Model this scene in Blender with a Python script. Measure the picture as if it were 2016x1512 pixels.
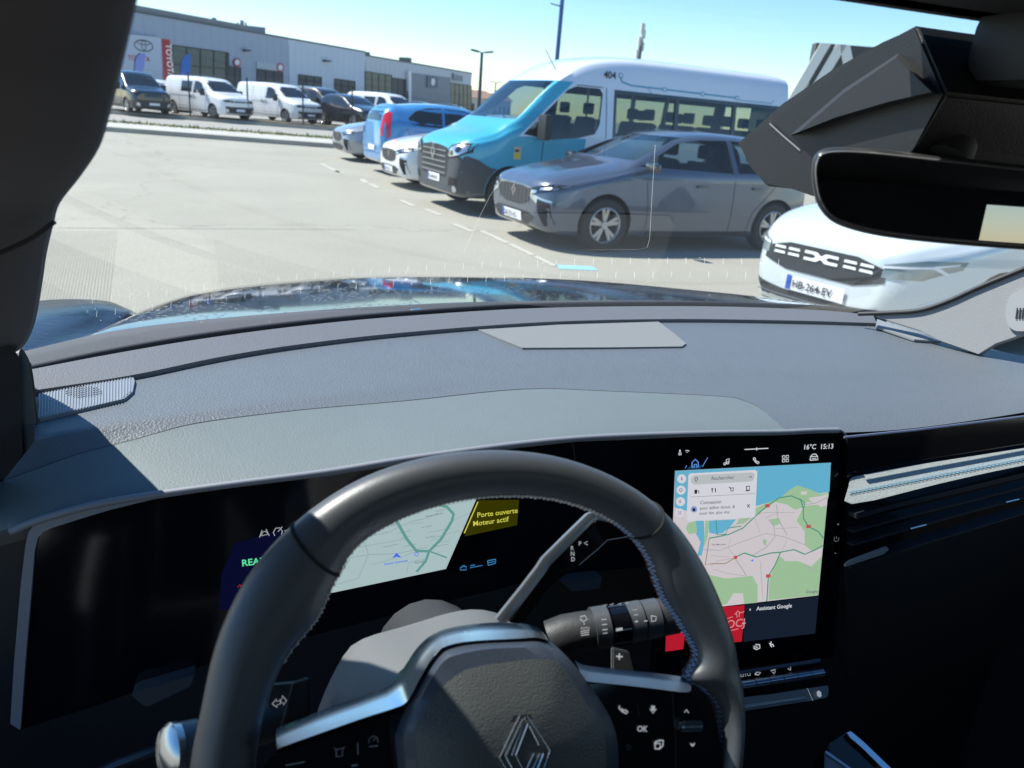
import bpy, bmesh, math, random
from math import sin, cos, radians, degrees, pi, atan2, sqrt
from mathutils import Vector, Matrix
from mathutils.bvhtree import BVHTree
random.seed(7)
for o in list(bpy.data.objects): bpy.data.objects.remove(o)
S = bpy.context.scene
COL = S.collection
V = Vector
# ------------------------------------------------------------------ camera
EYE = V((0, 0, 1.47)); FPX = 1514.0
yaw, pitch, roll = radians(19), radians(19.3), radians(4.6)
cf = V((sin(yaw)*cos(pitch), cos(yaw)*cos(pitch), -sin(pitch)))
_r = V((cos(yaw), -sin(yaw), 0)); _u = _r.cross(cf)
cr = _r*cos(roll) + _u*sin(roll); cu = _u*cos(roll) - _r*sin(roll)
cam_d = bpy.data.cameras.new('camera'); cam = bpy.data.objects.new('camera', cam_d); COL.objects.link(cam)
m = Matrix((cr, cu, -cf)).transposed().to_4x4(); m.translation = EYE
cam.matrix_world = m
cam_d.sensor_width = 36; cam_d.lens = FPX/2016*36; cam_d.clip_start = .02; cam_d.clip_end = 3000
cam_d.dof.use_dof = True; cam_d.dof.focus_distance = .95; cam_d.dof.aperture_fstop = 10.0
S.camera = cam
S.render.engine = 'CYCLES'
# ------------------------------------------------------------------ sky and sun
SUN_AZ, SUN_EL = radians(-55), radians(54)
w = bpy.data.worlds.new('World'); S.world = w; w.use_nodes = True
nt = w.node_tree; nt.nodes.clear()
sk = nt.nodes.new('ShaderNodeTexSky'); sk.sky_type = 'NISHITA'; sk.sun_disc = False
sk.sun_elevation = SUN_EL; sk.sun_rotation = SUN_AZ; sk.air_density = 1.0; sk.dust_density = .1; sk.ozone_density = 2.5
bg = nt.nodes.new('ShaderNodeBackground'); bg.inputs[1].default_value = .108
ow = nt.nodes.new('ShaderNodeOutputWorld')
hs = nt.nodes.new('ShaderNodeHueSaturation'); hs.inputs['Saturation'].default_value = 1.26; nt.links.new(sk.outputs[0], hs.inputs['Color']); nt.links.new(hs.outputs[0], bg.inputs[0]); nt.links.new(bg.outputs[0], ow.inputs[0])
sd = bpy.data.lights.new('sun', 'SUN'); sd.energy = 4.6; sd.angle = radians(.5); sd.color = (1, .965, .90)
sun = bpy.data.objects.new('sun', sd); COL.objects.link(sun)
sv = V((sin(SUN_AZ)*cos(SUN_EL), cos(SUN_AZ)*cos(SUN_EL), sin(SUN_EL)))
sun.rotation_euler = sv.to_track_quat('Z', 'Y').to_euler()
S.view_settings.view_transform = 'Standard'; S.view_settings.look = 'None'
S.view_settings.exposure = 1.0; S.view_settings.gamma = 1

# ------------------------------------------------------------------ photo ray helpers (where the thing really stands)
def ray(x, y):
    return (cf*FPX + cr*(x-1008) + cu*(756-y)).normalized()
def atz(x, y, z=0.0):
    v = ray(x, y); return EYE + v*((z-EYE.z)/v.z)
def atY(x, y, Y):
    v = ray(x, y); return EYE + v*(Y/v.y)
class PL:
    def __init__(s, c, n): s.c = V(c); s.n = V(n).normalized()
    def p(s, x, y, off=0.0):
        v = ray(x, y); return EYE + v*((s.c + s.n*off - EYE).dot(s.n)/v.dot(s.n))
def tilt(yw, t): return V((sin(radians(yw))*cos(radians(t)), -cos(radians(yw))*cos(radians(t)), sin(radians(t))))

# ------------------------------------------------------------------ materials
MT = {}
def mat(name, col, rough=.5, metal=0.0, coat=0.0, var=0.0, vscale=5.0, bump=0.0, bscale=400.0, spec=.5, sheen=0.0, emit=None, es=0.0):
    if name in MT: return MT[name]
    m = bpy.data.materials.new(name); m.use_nodes = True; MT[name] = m
    n = m.node_tree.nodes; l = m.node_tree.links; b = n['Principled BSDF']
    b.inputs['Base Color'].default_value = (*col, 1); b.inputs['Roughness'].default_value = rough
    b.inputs['Metallic'].default_value = metal; b.inputs['Coat Weight'].default_value = coat; b.inputs['Coat Roughness'].default_value = .04
    b.inputs['Specular IOR Level'].default_value = spec; b.inputs['Sheen Weight'].default_value = sheen
    tc = n.new('ShaderNodeTexCoord')
    if var:
        no = n.new('ShaderNodeTexNoise'); no.inputs['Scale'].default_value = vscale; no.inputs['Detail'].default_value = 6
        l.new(tc.outputs['Object'], no.inputs['Vector'])
        mx = n.new('ShaderNodeMix'); mx.data_type = 'RGBA'
        mx.inputs[6].default_value = (*[c*(1-var) for c in col], 1); mx.inputs[7].default_value = (*[min(1, c*(1+var)) for c in col], 1)
        l.new(no.outputs[0], mx.inputs[0]); l.new(mx.outputs[2], b.inputs['Base Color'])
    if bump:
        no = n.new('ShaderNodeTexNoise'); no.inputs['Scale'].default_value = bscale; no.inputs['Detail'].default_value = 2
        l.new(tc.outputs['Object'], no.inputs['Vector'])
        bu = n.new('ShaderNodeBump'); bu.inputs['Strength'].default_value = bump; bu.inputs['Distance'].default_value = .001
        l.new(no.outputs[0], bu.inputs['Height']); l.new(bu.outputs[0], b.inputs['Normal'])
    if emit:
        b.inputs['Emission Color'].default_value = (*emit, 1); b.inputs['Emission Strength'].default_value = es
    return m
def glassmat(name, tint=(1, 1, 1), refl=1.0, dirt=0.0):
    if name in MT: return MT[name]
    m = bpy.data.materials.new(name); m.use_nodes = True; MT[name] = m
    n = m.node_tree.nodes; l = m.node_tree.links; n.clear()
    o = n.new('ShaderNodeOutputMaterial'); t = n.new('ShaderNodeBsdfTransparent'); t.inputs[0].default_value = (*tint, 1)
    g = n.new('ShaderNodeBsdfGlossy'); g.inputs['Roughness'].default_value = .0; g.inputs[0].default_value = (refl, refl, refl, 1)
    lw = n.new('ShaderNodeLayerWeight'); lw.inputs[0].default_value = .5
    pw = n.new('ShaderNodeMath'); pw.operation = 'POWER'; l.new(lw.outputs['Facing'], pw.inputs[0]); pw.inputs[1].default_value = 5
    fr = n.new('ShaderNodeMath'); fr.operation = 'MULTIPLY_ADD'; l.new(pw.outputs[0], fr.inputs[0]); fr.inputs[1].default_value = .9 if name != 'windscreen_glass' else .45; fr.inputs[2].default_value = .05 if name != 'windscreen_glass' else .02
    mx = n.new('ShaderNodeMixShader'); l.new(fr.outputs[0], mx.inputs[0]); l.new(t.outputs[0], mx.inputs[1]); l.new(g.outputs[0], mx.inputs[2])
    if dirt:
        d = n.new('ShaderNodeBsdfDiffuse'); d.inputs[0].default_value = (.8, .8, .8, 1)
        m2 = n.new('ShaderNodeMixShader')
        tc = n.new('ShaderNodeTexCoord'); no = n.new('ShaderNodeTexNoise'); no.inputs['Scale'].default_value = 3; no.inputs['Detail'].default_value = 8
        mp = n.new('ShaderNodeMapRange'); mp.inputs[1].default_value = .3; mp.inputs[2].default_value = .8; mp.inputs[3].default_value = dirt*.5; mp.inputs[4].default_value = dirt*1.5
        l.new(tc.outputs['Object'], no.inputs[0]); l.new(no.outputs[0], mp.inputs[0]); l.new(mp.outputs[0], m2.inputs[0])
        l.new(mx.outputs[0], m2.inputs[1]); l.new(d.outputs[0], m2.inputs[2]); l.new(m2.outputs[0], o.inputs[0])
    else: l.new(mx.outputs[0], o.inputs[0])
    return m
def screen(name, col, s=1.0):
    return mat('lit_'+name, (0, 0, 0), rough=.35, emit=col, es=s*.62, spec=.2)

# ------------------------------------------------------------------ mesh helpers
def obj(name, bm, m=None, parent=None, smooth=None, mats=None):
    me = bpy.data.meshes.new(name)
    if isinstance(bm, bmesh.types.BMesh):
        bmesh.ops.recalc_face_normals(bm, faces=bm.faces); bm.to_mesh(me); bm.free()
    else: me = bm
    for q in (mats or ([m] if m else [])): me.materials.append(q)
    if smooth is not None:
        for p in me.polygons: p.use_smooth = True
        me.set_sharp_from_angle(angle=radians(smooth))
    o = bpy.data.objects.new(name, me); COL.objects.link(o)
    if parent: o.parent = parent
    return o
def empty(name, label=None, cat=None, group=None, kind=None):
    o = bpy.data.objects.new(name, None); COL.objects.link(o); o.empty_display_size = .1
    return tag(o, label, cat, group, kind)
def tag(o, label=None, cat=None, group=None, kind=None):
    if label: o['label'] = label
    if cat: o['category'] = cat
    if group: o['group'] = group
    if kind: o['kind'] = kind
    return o
def add_box(bm, c, s, rot=None, bev=0.0):
    r = bmesh.ops.create_cube(bm, size=1.0)
    M = Matrix.Translation(c) @ ((rot.to_4x4()) if rot else Matrix()) @ Matrix.Diagonal((s[0], s[1], s[2], 1))
    bmesh.ops.transform(bm, matrix=M, verts=r['verts'])
    if bev:
        es = list({e for v in r['verts'] for e in v.link_edges})
        bmesh.ops.bevel(bm, geom=es, offset=bev, segments=2, affect='EDGES', profile=.6)
def box(c, s, rot=None, bev=0.0):
    bm = bmesh.new(); add_box(bm, c, s, rot, bev); return bm
def add_tube(bm, pts, r, n=12, cap=True, sq=1.0):
    pts = [V(p) for p in pts]; rs = r if isinstance(r, (list, tuple)) else [r]*len(pts)
    rings = []; prev = None
    for i, p in enumerate(pts):
        a = pts[max(i-1, 0)]; b = pts[min(i+1, len(pts)-1)]; t = (b-a).normalized()
        if prev is None:
            up = V((0, 0, 1)) if abs(t.z) < .9 else V((1, 0, 0)); x = t.cross(up).normalized()
        else: x = (prev - t*prev.dot(t)).normalized()
        prev = x; y = t.cross(x)
        rings.append([bm.verts.new(p + (x*cos(2*pi*k/n)*sq + y*sin(2*pi*k/n))*rs[i]) for k in range(n)])
    for a, b in zip(rings, rings[1:]):
        for k in range(n): bm.faces.new((a[k], a[(k+1) % n], b[(k+1) % n], b[k]))
    if cap: bm.faces.new(rings[0]); bm.faces.new(rings[-1][::-1])
def tube(pts, r, n=12, **k):
    bm = bmesh.new(); add_tube(bm, pts, r, n, **k); return bm
def add_grid(bm, rows, close=False):
    R = [[bm.verts.new(p) for p in r] for r in rows]
    for a, b in zip(R, R[1:]):
        m_ = len(a)
        for k in range(m_ if close else m_-1):
            try: bm.faces.new((a[k], a[(k+1) % m_], b[(k+1) % m_], b[k]))
            except ValueError: pass
    return R
def add_prism(bm, pts, d, taper=None):
    """front outline pts (3D), extruded by vector d"""
    a = [bm.verts.new(p) for p in pts]; b = [bm.verts.new(V(p)+d) for p in pts]
    bm.faces.new(a); bm.faces.new(b[::-1]); n = len(a)
    for i in range(n): bm.faces.new((a[i], b[i], b[(i+1) % n], a[(i+1) % n]))
def prism(pts, d, bev=0.0):
    bm = bmesh.new(); add_prism(bm, pts, d)
    if bev: bmesh.ops.bevel(bm, geom=list(bm.edges), offset=bev, segments=2, affect='EDGES', clamp_overlap=True)
    return bm
def catmull(P, n, closed=False):
    """resample points (tuples of any length) by Catmull-Rom, n per span"""
    P = [V(p) for p in P]; out = []; N = len(P); rng = N if closed else N-1
    for i in range(rng):
        p0 = P[(i-1) % N] if closed or i > 0 else P[i]*2-P[i+1]
        p1 = P[i]; p2 = P[(i+1) % N]
        p3 = P[(i+2) % N] if closed or i+2 < N else P[i+1]*2-P[i]
        for k in range(n):
            t = k/n
            out.append(.5*((2*p1)+(p2-p0)*t+(2*p0-5*p1+4*p2-p3)*t*t+(3*p1-p0-3*p2+p3)*t**3))
    if not closed: out.append(P[-1])
    return out
def resample(P, n):
    """n+1 points evenly along a polyline"""
    P = [V(p) for p in P]; L = [0]
    for a, b in zip(P, P[1:]): L.append(L[-1]+(b-a).length)
    out = []; j = 0
    for i in range(n+1):
        s = L[-1]*i/n
        while j < len(L)-2 and L[j+1] < s: j += 1
        t = (s-L[j])/max(1e-9, L[j+1]-L[j]); out.append(P[j].lerp(P[j+1], min(1, max(0, t))))
    return out
def byx(P, xs):
    """interpolate y of a pixel polyline at xs (smooth)"""
    out = []
    D = catmull([(a, b, 0) for a, b in P], 6)
    for x in xs:
        for a, b in zip(D, D[1:]):
            if a.x <= x <= b.x or (a is D[0] and x < a.x) or (b is D[-1] and x > b.x):
                t = (x-a.x)/(b.x-a.x+1e-9); out.append(a.y+(b.y-a.y)*t); break
    return out
_tc = {}
def text_tris(s, bold=0.0):
    k = (s, bold)
    if k not in _tc:
        cu_ = bpy.data.curves.new('t', 'FONT'); cu_.body = s; cu_.size = 1.0; cu_.offset = bold; cu_.resolution_u = 3
        o = bpy.data.objects.new('t', cu_); COL.objects.link(o)
        me = bpy.data.meshes.new_from_object(o.evaluated_get(bpy.context.evaluated_depsgraph_get()))
        _tc[k] = ([tuple(v.co) for v in me.vertices], [tuple(p.vertices) for p in me.polygons])
        bpy.data.objects.remove(o)
    return _tc[k]
def add_text(bm, s, org, ux, uy, size, bold=0.0):
    vs, fs = text_tris(s, bold); q = [bm.verts.new(V(org)+V(ux)*v[0]*size+V(uy)*v[1]*size) for v in vs]
    for f in fs:
        try: bm.faces.new([q[i] for i in f])
        except ValueError: pass
def pframe(pl, x, y, slope, off):
    o = pl.p(x, y, off); ux = (pl.p(x+10, y+slope*10, off)-o); s = ux.length/10; ux.normalize(); uy = -ux.cross(pl.n) if False else pl.n.cross(ux)
    return o, ux, uy, s
def ptext(bm, pl, s, x, y, hpx, slope=0.0, off=.001, bold=.01):
    o, ux, uy, k = pframe(pl, x, y, slope, off); add_text(bm, s, o, ux, uy, hpx*k/.7, bold)
def ppoly(bm, pl, px, off=.001, th=0.0):
    pts = [pl.p(x, y, off) for x, y in px]
    if th: add_prism(bm, pts, -pl.n*th)
    else: bm.faces.new([bm.verts.new(p) for p in pts])
def pline(bm, pl, px, wpx, off=.001):
    """flat ribbon along a pixel polyline"""
    P = [pl.p(x, y, off) for x, y in px]; k = (pl.p(px[0][0]+10, px[0][1], off)-P[0]).length/10*wpx*.5
    L = []; R = []
    for i, p in enumerate(P):
        t = (P[min(i+1, len(P)-1)]-P[max(i-1, 0)]).normalized(); s = t.cross(pl.n)*k; L.append(p+s); R.append(p-s)
    add_grid(bm, [L, R])
def PB(): return bmesh.new()

# ================================================================== SETTING
def ground_mat(name, c, c2, scale=.35, speck=.2, crack=False, rough=.85):
    m = bpy.data.materials.new(name); m.use_nodes = True; n = m.node_tree.nodes; l = m.node_tree.links; b = n['Principled BSDF']
    b.inputs['Roughness'].default_value = rough; b.inputs['Specular IOR Level'].default_value = .25
    tc = n.new('ShaderNodeTexCoord')
    a = n.new('ShaderNodeTexNoise'); a.inputs['Scale'].default_value = scale; a.inputs['Detail'].default_value = 10; a.inputs['Roughness'].default_value = .65
    s = n.new('ShaderNodeTexNoise'); s.inputs['Scale'].default_value = 55; s.inputs['Detail'].default_value = 3
    for q in (a, s): l.new(tc.outputs['Object'], q.inputs['Vector'])
    r1 = n.new('ShaderNodeMapRange'); r1.inputs[1].default_value = .35; r1.inputs[2].default_value = .65
    l.new(a.outputs[0], r1.inputs[0])
    mx = n.new('ShaderNodeMix'); mx.data_type = 'RGBA'; mx.inputs[6].default_value = (*c, 1); mx.inputs[7].default_value = (*c2, 1); l.new(r1.outputs[0], mx.inputs[0])
    r2 = n.new('ShaderNodeMapRange'); r2.inputs[1].default_value = .3; r2.inputs[2].default_value = .7; r2.inputs[3].default_value = 1-speck; r2.inputs[4].default_value = 1+speck
    l.new(s.outputs[0], r2.inputs[0])
    vm = n.new('ShaderNodeVectorMath'); vm.operation = 'SCALE'; l.new(mx.outputs[2], vm.inputs[0]); l.new(r2.outputs[0], vm.inputs['Scale'])
    last = vm.outputs[0]
    if crack:
        vo = n.new('ShaderNodeTexVoronoi'); vo.feature = 'DISTANCE_TO_EDGE'; vo.inputs['Scale'].default_value = .16
        d = n.new('ShaderNodeVectorMath'); d.operation = 'MULTIPLY_ADD'; nn = n.new('ShaderNodeTexNoise'); nn.inputs['Scale'].default_value = .9; nn.inputs['Detail'].default_value = 6
        l.new(tc.outputs['Object'], nn.inputs[0]); l.new(nn.outputs['Color'], d.inputs[0]); d.inputs[1].default_value = (2.2, 2.2, 0); l.new(tc.outputs['Object'], d.inputs[2]); l.new(d.outputs[0], vo.inputs['Vector'])
        r3 = n.new('ShaderNodeMapRange'); r3.inputs[1].default_value = 0; r3.inputs[2].default_value = .004; r3.inputs[3].default_value = .72; r3.inputs[4].default_value = 1
        l.new(vo.outputs[0], r3.inputs[0])
        v2 = n.new('ShaderNodeVectorMath'); v2.operation = 'SCALE'; l.new(last, v2.inputs[0]); l.new(r3.outputs[0], v2.inputs['Scale']); last = v2.outputs[0]
        # dark tyre / oil patches
        o1 = n.new('ShaderNodeTexNoise'); o1.inputs['Scale'].default_value = .8; o1.inputs['Detail'].default_value = 3; l.new(tc.outputs['Object'], o1.inputs[0])
        r4 = n.new('ShaderNodeMapRange'); r4.inputs[1].default_value = .62; r4.inputs[2].default_value = .75; r4.inputs[3].default_value = 1; r4.inputs[4].default_value = .88; l.new(o1.outputs[0], r4.inputs[0])
        v3 = n.new('ShaderNodeVectorMath'); v3.operation = 'SCALE'; l.new(last, v3.inputs[0]); l.new(r4.outputs[0], v3.inputs['Scale']); last = v3.outputs[0]
    l.new(last, b.inputs['Base Color'])
    bu = n.new('ShaderNodeBump'); bu.inputs['Strength'].default_value = .3; bu.inputs['Distance'].default_value = .01; l.new(s.outputs[0], bu.inputs['Height']); l.new(bu.outputs[0], b.inputs['Normal'])
    return m
M_lot = ground_mat('pale worn asphalt', (.315, .30, .25), (.275, .262, .218), crack=True)
M_road = ground_mat('road asphalt', (.30, .29, .26), (.26, .25, .23))
M_path = ground_mat('pavement concrete', (.42, .40, .36), (.36, .35, .31), 1.0)
M_kerb = ground_mat('kerb concrete', (.36, .34, .3), (.28, .27, .24), 1.0)
M_earth = ground_mat('earth strip', (.16, .13, .1), (.10, .10, .07), 2.0)
M_grass = ground_mat('verge grass', (.16, .17, .055), (.24, .22, .12), 3.0, .4)
def struct(name, bm, m): return tag(obj(name, bm, m), kind='structure')
bm = PB(); R_ = 1600
bm.faces.new([bm.verts.new(p) for p in ((-R_, -R_, 0), (R_, -R_, 0), (R_, R_, 0), (-R_, R_, 0))])
struct('ground', bm, M_lot)
KO = V((-4.54, 27.8, 0)); KE = V((.974, -.225, 0)); KM = V((.225, .974, 0))
def strip(a, b, z0, z1, ext=(-70, 60)):
    bm = PB(); pts = [KO+KE*ext[0]+KM*a, KO+KE*ext[1]+KM*a, KO+KE*ext[1]+KM*b, KO+KE*ext[0]+KM*b]
    add_prism(bm, [p+V((0, 0, z1)) for p in pts], V((0, 0, z0-z1))); return bm
struct('kerb', strip(0, .22, -.05, .14), M_kerb)
struct('pavement', strip(.225, 3.2, -.05, .13), M_path)
struct('soil_verge', strip(3.205, 5.0, -.05, .12), M_kerb)
struct('road', strip(5.005, 14.4, -.05, .004), M_road)
struct('kerb', strip(14.405, 14.7, -.05, .15), M_kerb)
struct('earth_bank', strip(14.705, 16.6, -.05, .2), M_earth)
struct('dealer_forecourt', strip(16.605, 170, -.05, .16, (-120, 140)), M_road)
bm = PB(); rnd = random.Random(3)
for i in range(3500):
    p = KO + KE*rnd.uniform(-12, 14) + KM*(3.9+rnd.gauss(0, .33)); a = rnd.uniform(0, 6.28); h = rnd.uniform(.03, .09)*(1 if rnd.random() < .9 else 1.8)
    d = V((cos(a), sin(a), 0))*.035; t = V((rnd.gauss(0, .04), rnd.gauss(0, .04), h)); p.z = .12
    bm.faces.new([bm.verts.new(q) for q in (p-d, p+d, p+t)])
tag(obj('grass', bm, mat('grass_blades', (.20, .22, .07), .8, var=.4, vscale=3)), 'thin strip of grass along the kerbside verge', 'grass', kind='stuff')
# parking bay paint, worn
M_paint = mat('road_paint', (.40, .38, .33), .8, var=.25, vscale=8)
def gquad(bm, a, b, wd, z=.004):
    a = atz(*a); b = atz(*b); t = (b-a).normalized(); s = V((-t.y, t.x, 0))*wd*.5
    vs = [a-s, b-s, b+s, a+s]; bm.faces.new([bm.verts.new((p.x, p.y, z)) for p in vs])
bm = PB()
for a, b, wd in [((633, 322), (673, 342), .12), ((712, 353), (722, 360), .14), ((728, 362), (745, 370), .14), ((788, 394), (815, 406), .12), ((838, 412), (868, 424), .12),
              ((893, 441), (930, 456), .12), ((948, 455), (1000, 479), .10), ((1003, 480), (1050, 503), .10), ((1052, 504), (1092, 524), .10), ((660, 336), (668, 340), .12)]:
    gquad(bm, a, b, wd*.75)
struct('parking_marking', bm, M_paint)
bm = PB(); gquad(bm, (1098, 526), (1172, 529), .22); struct('blue_marking', bm, mat('blue_road_paint', (.22, .45, .52), .8, var=.25, vscale=12))
bm = PB()
for (a, b) in [((118, 449), (700, 452)), ((118, 449), (60, 450))]: gquad(bm, a, b, .018, .003)
for i in range(30):
    x = 60+i*5.5; gquad(bm, (x+10, 455), (x-38+i*1.1, 600), .005, .003)
struct('concrete_joint', bm, mat('joint_dark', (.27, .255, .21), .9))

# ================================================================== VEHICLES (local +x forward, +y left, front axle at x=0)
HATCH = [  # x, zb, hwb, zm, hwm, zbelt, hwbelt, zedge, hwedge, ztop
 (.86, .34, .35, .48, .50, .60, .48, .66, .38, .69), (.84, .27, .52, .48, .64, .62, .58, .70, .48, .73), (.72, .20, .72, .48, .78, .68, .75, .77, .62, .81),
 (.40, .17, .80, .5, .85, .76, .83, .85, .68, .90), (.05, .17, .82, .5, .87, .83, .86, .91, .71, .965), (-.24, .17, .83, .5, .87, .89, .855, .965, .74, 1.02),
 (-.42, .17, .83, .5, .87, .92, .85, 1.05, .72, 1.10), (-.76, .17, .83, .5, .87, .93, .85, 1.19, .66, 1.27), (-1.12, .17, .83, .5, .87, .94, .85, 1.31, .62, 1.39), (-1.62, .17, .83, .5, .87, .95, .85, 1.36, .62, 1.44),
 (-2.25, .17, .83, .5, .875, .97, .85, 1.345, .61, 1.43), (-2.70, .17, .83, .52, .88, 1.0, .84, 1.29, .60, 1.385), (-2.98, .2, .80, .55, .86, 1.02, .81, 1.19, .62, 1.28), (-3.12, .25, .76, .58, .82, .98, .78, 1.05, .64, 1.10), (-3.2, .34, .6, .58, .7, .82, .66, .88, .5, .90)]
SUV = [(x*1.04, zb+.03, hb*1.04, zm*1.14, hm*1.04, zl*1.13, hl*1.05, ze*1.13, he*1.12, zt*1.13) for x, zb, hb, zm, hm, zl, hl, ze, he, zt in HATCH]
BUS = [
 (1.10, .32, .55, .62, .78, .92, .70, 1.0, .55, 1.03), (1.04, .26, .80, .62, .92, .96, .88, 1.05, .72, 1.09), (.80, .24, .95, .62, 1.0, 1.04, .97, 1.14, .84, 1.19), (.35, .24, .99, .62, 1.03, 1.13, 1.0, 1.25, .89, 1.30),
 (.08, .24, 1.0, .62, 1.03, 1.18, 1.02, 1.32, .90, 1.37), (-.15, .24, 1.0, .62, 1.03, 1.22, 1.02, 1.46, .90, 1.52), (-.60, .24, 1.0, .62, 1.03, 1.26, 1.02, 1.80, .86, 1.87), (-.95, .24, 1.0, .62, 1.03, 1.28, 1.02, 2.02, .84, 2.11), (-1.30, .24, 1.0, .62, 1.03, 1.28, 1.02, 2.16, .84, 2.27), (-1.8, .24, 1.0, .62, 1.03, 1.28, 1.02, 2.23, .86, 2.35),
 (-2.6, .24, 1.0, .62, 1.03, 1.28, 1.02, 2.25, .87, 2.38), (-4.6, .24, 1.0, .62, 1.03, 1.28, 1.02, 2.25, .87, 2.38), (-5.15, .24, 1.0, .62, 1.03, 1.28, 1.01, 2.23, .86, 2.36), (-5.28, .3, .98, .62, 1.0, 1.28, .98, 2.18, .83, 2.28), (-5.32, .4, .9, .62, .92, 1.28, .9, 2.0, .76, 2.1)]
HATCH = [((q[0]*.93 if q[0] > 0 else q[0]),)+q[1:] for q in HATCH]
BUS = [((q[0]*.74 if q[0] > 0 else q[0]),)+((q[1], q[2], q[3], q[4], q[5]*.95, q[6], q[7]*.955, q[8], q[9]*.955) if q[0] > .3 else (q[1:7]+(q[7]*1.035, q[8], q[9]*1.035) if q[0] < -.5 else q[1:])) for q in BUS]
VAN = [
 (.88, .32, .45, .55, .62, .80, .58, .90, .46, .94), (.84, .26, .70, .55, .80, .84, .76, .96, .62, 1.0), (.6, .22, .88, .55, .92, .92, .89, 1.04, .76, 1.09), (.2, .22, .92, .55, .95, 1.0, .93, 1.10, .82, 1.16), (-.1, .22, .92, .55, .95, 1.04, .93, 1.2, .82, 1.26),
 (-.5, .22, .92, .55, .95, 1.06, .93, 1.46, .78, 1.54), (-.9, .22, .92, .55, .95, 1.08, .93, 1.70, .74, 1.78), (-1.3, .22, .92, .55, .95, 1.1, .93, 1.78, .75, 1.87), (-2.2, .22, .92, .55, .95, 1.1, .93, 1.80, .76, 1.90), (-3.7, .22, .92, .55, .95, 1.1, .93, 1.78, .75, 1.88), (-4.0, .26, .9, .55, .92, 1.1, .9, 1.72, .72, 1.8), (-4.06, .4, .82, .55, .84, 1.1, .82, 1.6, .66, 1.68)]
def loft(ST, k=5, inset=0.0):
    rows = []
    ST2 = catmull([list(s) for s in ST], k)
    for q in ST2:
        x, zb, hb, zm, hm, zl, hl, ze, he, zt = [q[i] for i in range(10)]
        i_ = inset
        sec = [(0, zb+i_), (hb*.8, zb+i_), (hb-i_, zb+.03+i_), (hb*.4+hm*.6-i_, zb*.5+zm*.5), (hm-i_, zm), (hm*.45+hl*.55+.004-i_, zm*.4+zl*.6), (hl-i_, zl), (hl*.5+he*.5+.012-i_, zl*.5+ze*.5), (he-i_, ze-i_*.6), (he*.72, zt*.75+ze*.25-i_), (he*.36, zt-.006-i_), (0, zt-i_)]
        S2 = catmull([(a, b, 0) for a, b in sec], 3)
        pts = [(x, -p.x, p.y) for p in S2] + [(x, p.x, p.y) for p in S2[-2:0:-1]]
        rows.append(pts)
    bm = PB(); R = add_grid(bm, rows, True)
    bm.faces.new(R[0]); bm.faces.new(R[-1][::-1])
    bmesh.ops.triangulate(bm, faces=[f for f in bm.faces if len(f.verts) > 4])
    bmesh.ops.recalc_face_normals(bm, faces=bm.faces)
    return bm
AX = {'front': (V((8, 0, 0)), V((-1, 0, 0)), lambda a, b: V((8, a, b))), 'back': (None, V((1, 0, 0)), lambda a, b: V((-12, a, b))),
      'left': (None, V((0, -1, 0)), lambda a, b: V((a, 4, b))), 'right': (None, V((0, 1, 0)), lambda a, b: V((a, -4, b))), 'top': (None, V((0, 0, -1)), lambda a, b: V((a, b, 5)))}
def decal(bvh, side, poly, off=.005, grid=.06, bm=None):
    new = bm is None; bm = bm or PB(); t = PB()
    f = t.faces.new([t.verts.new((a, b, 0)) for a, b in poly])
    xs = [p[0] for p in poly]; ys = [p[1] for p in poly]
    for ax, lo, hi in ((0, min(xs), max(xs)), (1, min(ys), max(ys))):
        n = int((hi-lo)/grid)
        for i in range(1, n+1):
            c = lo+(hi-lo)*i/(n+1); co = [0, 0, 0]; co[ax] = c; no = [0, 0, 0]; no[ax] = 1
            bmesh.ops.bisect_plane(t, geom=t.verts[:]+t.edges[:]+t.faces[:], plane_co=co, plane_no=no)
    d = AX[side][1]; mp = {}
    for v in t.verts:
        h = bvh.ray_cast(AX[side][2](v.co.x, v.co.y), d)
        if h[0] is None:
            q = bvh.find_nearest(AX[side][2](v.co.x, v.co.y)-d*0+d*(7 if side in ('front',) else 0)); mp[v] = bm.verts.new(q[0]-d*off)
        else: mp[v] = bm.verts.new(h[0]-d*off)
    for f in t.faces: bm.faces.new([mp[v] for v in f.verts])
    t.free(); return bm
def ell(cx, cy, rx, ry, n=20, a0=0, a1=2*pi): return [(cx+rx*cos(a0+(a1-a0)*i/n), cy+ry*sin(a0+(a1-a0)*i/n)) for i in range(n)]
def arc(cx, cy, r, a0, a1, n=10): return [(cx+r*cos(radians(a0+(a1-a0)*i/n)), cy+r*sin(radians(a0+(a1-a0)*i/n))) for i in range(n+1)]
def lathe(bm, prof, c, n=32, s=1):
    """profile (radius, y) round the y axis through c"""
    rows = [[V((c[0]+r*cos(2*pi*k/n), c[1]+s*y, c[2]+r*sin(2*pi*k/n))) for k in range(n)] for r, y in prof]
    add_grid(bm, rows, True)
M_tyre = mat('tyre_rubber', (.02, .02, .02), .8); M_rim = mat('alloy_rim', (.45, .45, .45), .35, metal=.7); M_dark = mat('dark_hollow', (.008, .008, .009), .8)
M_bglass = mat('tinted_glass', (.012, .016, .018), .05, spec=.8); M_glass = glassmat('car_glass', (.62, .70, .68)); M_tint = glassmat('privacy_glass', (.5, .56, .56)); M_busg = glassmat('bus_glass', (.42, .50, .50))
M_blackp = mat('black_plastic', (.025, .026, .028), .55, bump=.2, bscale=300); M_lamp = glassmat('lamp_cover', (.85, .9, .92)); M_chrome = mat('chrome', (.75, .75, .76), .12, metal=1)
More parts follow.
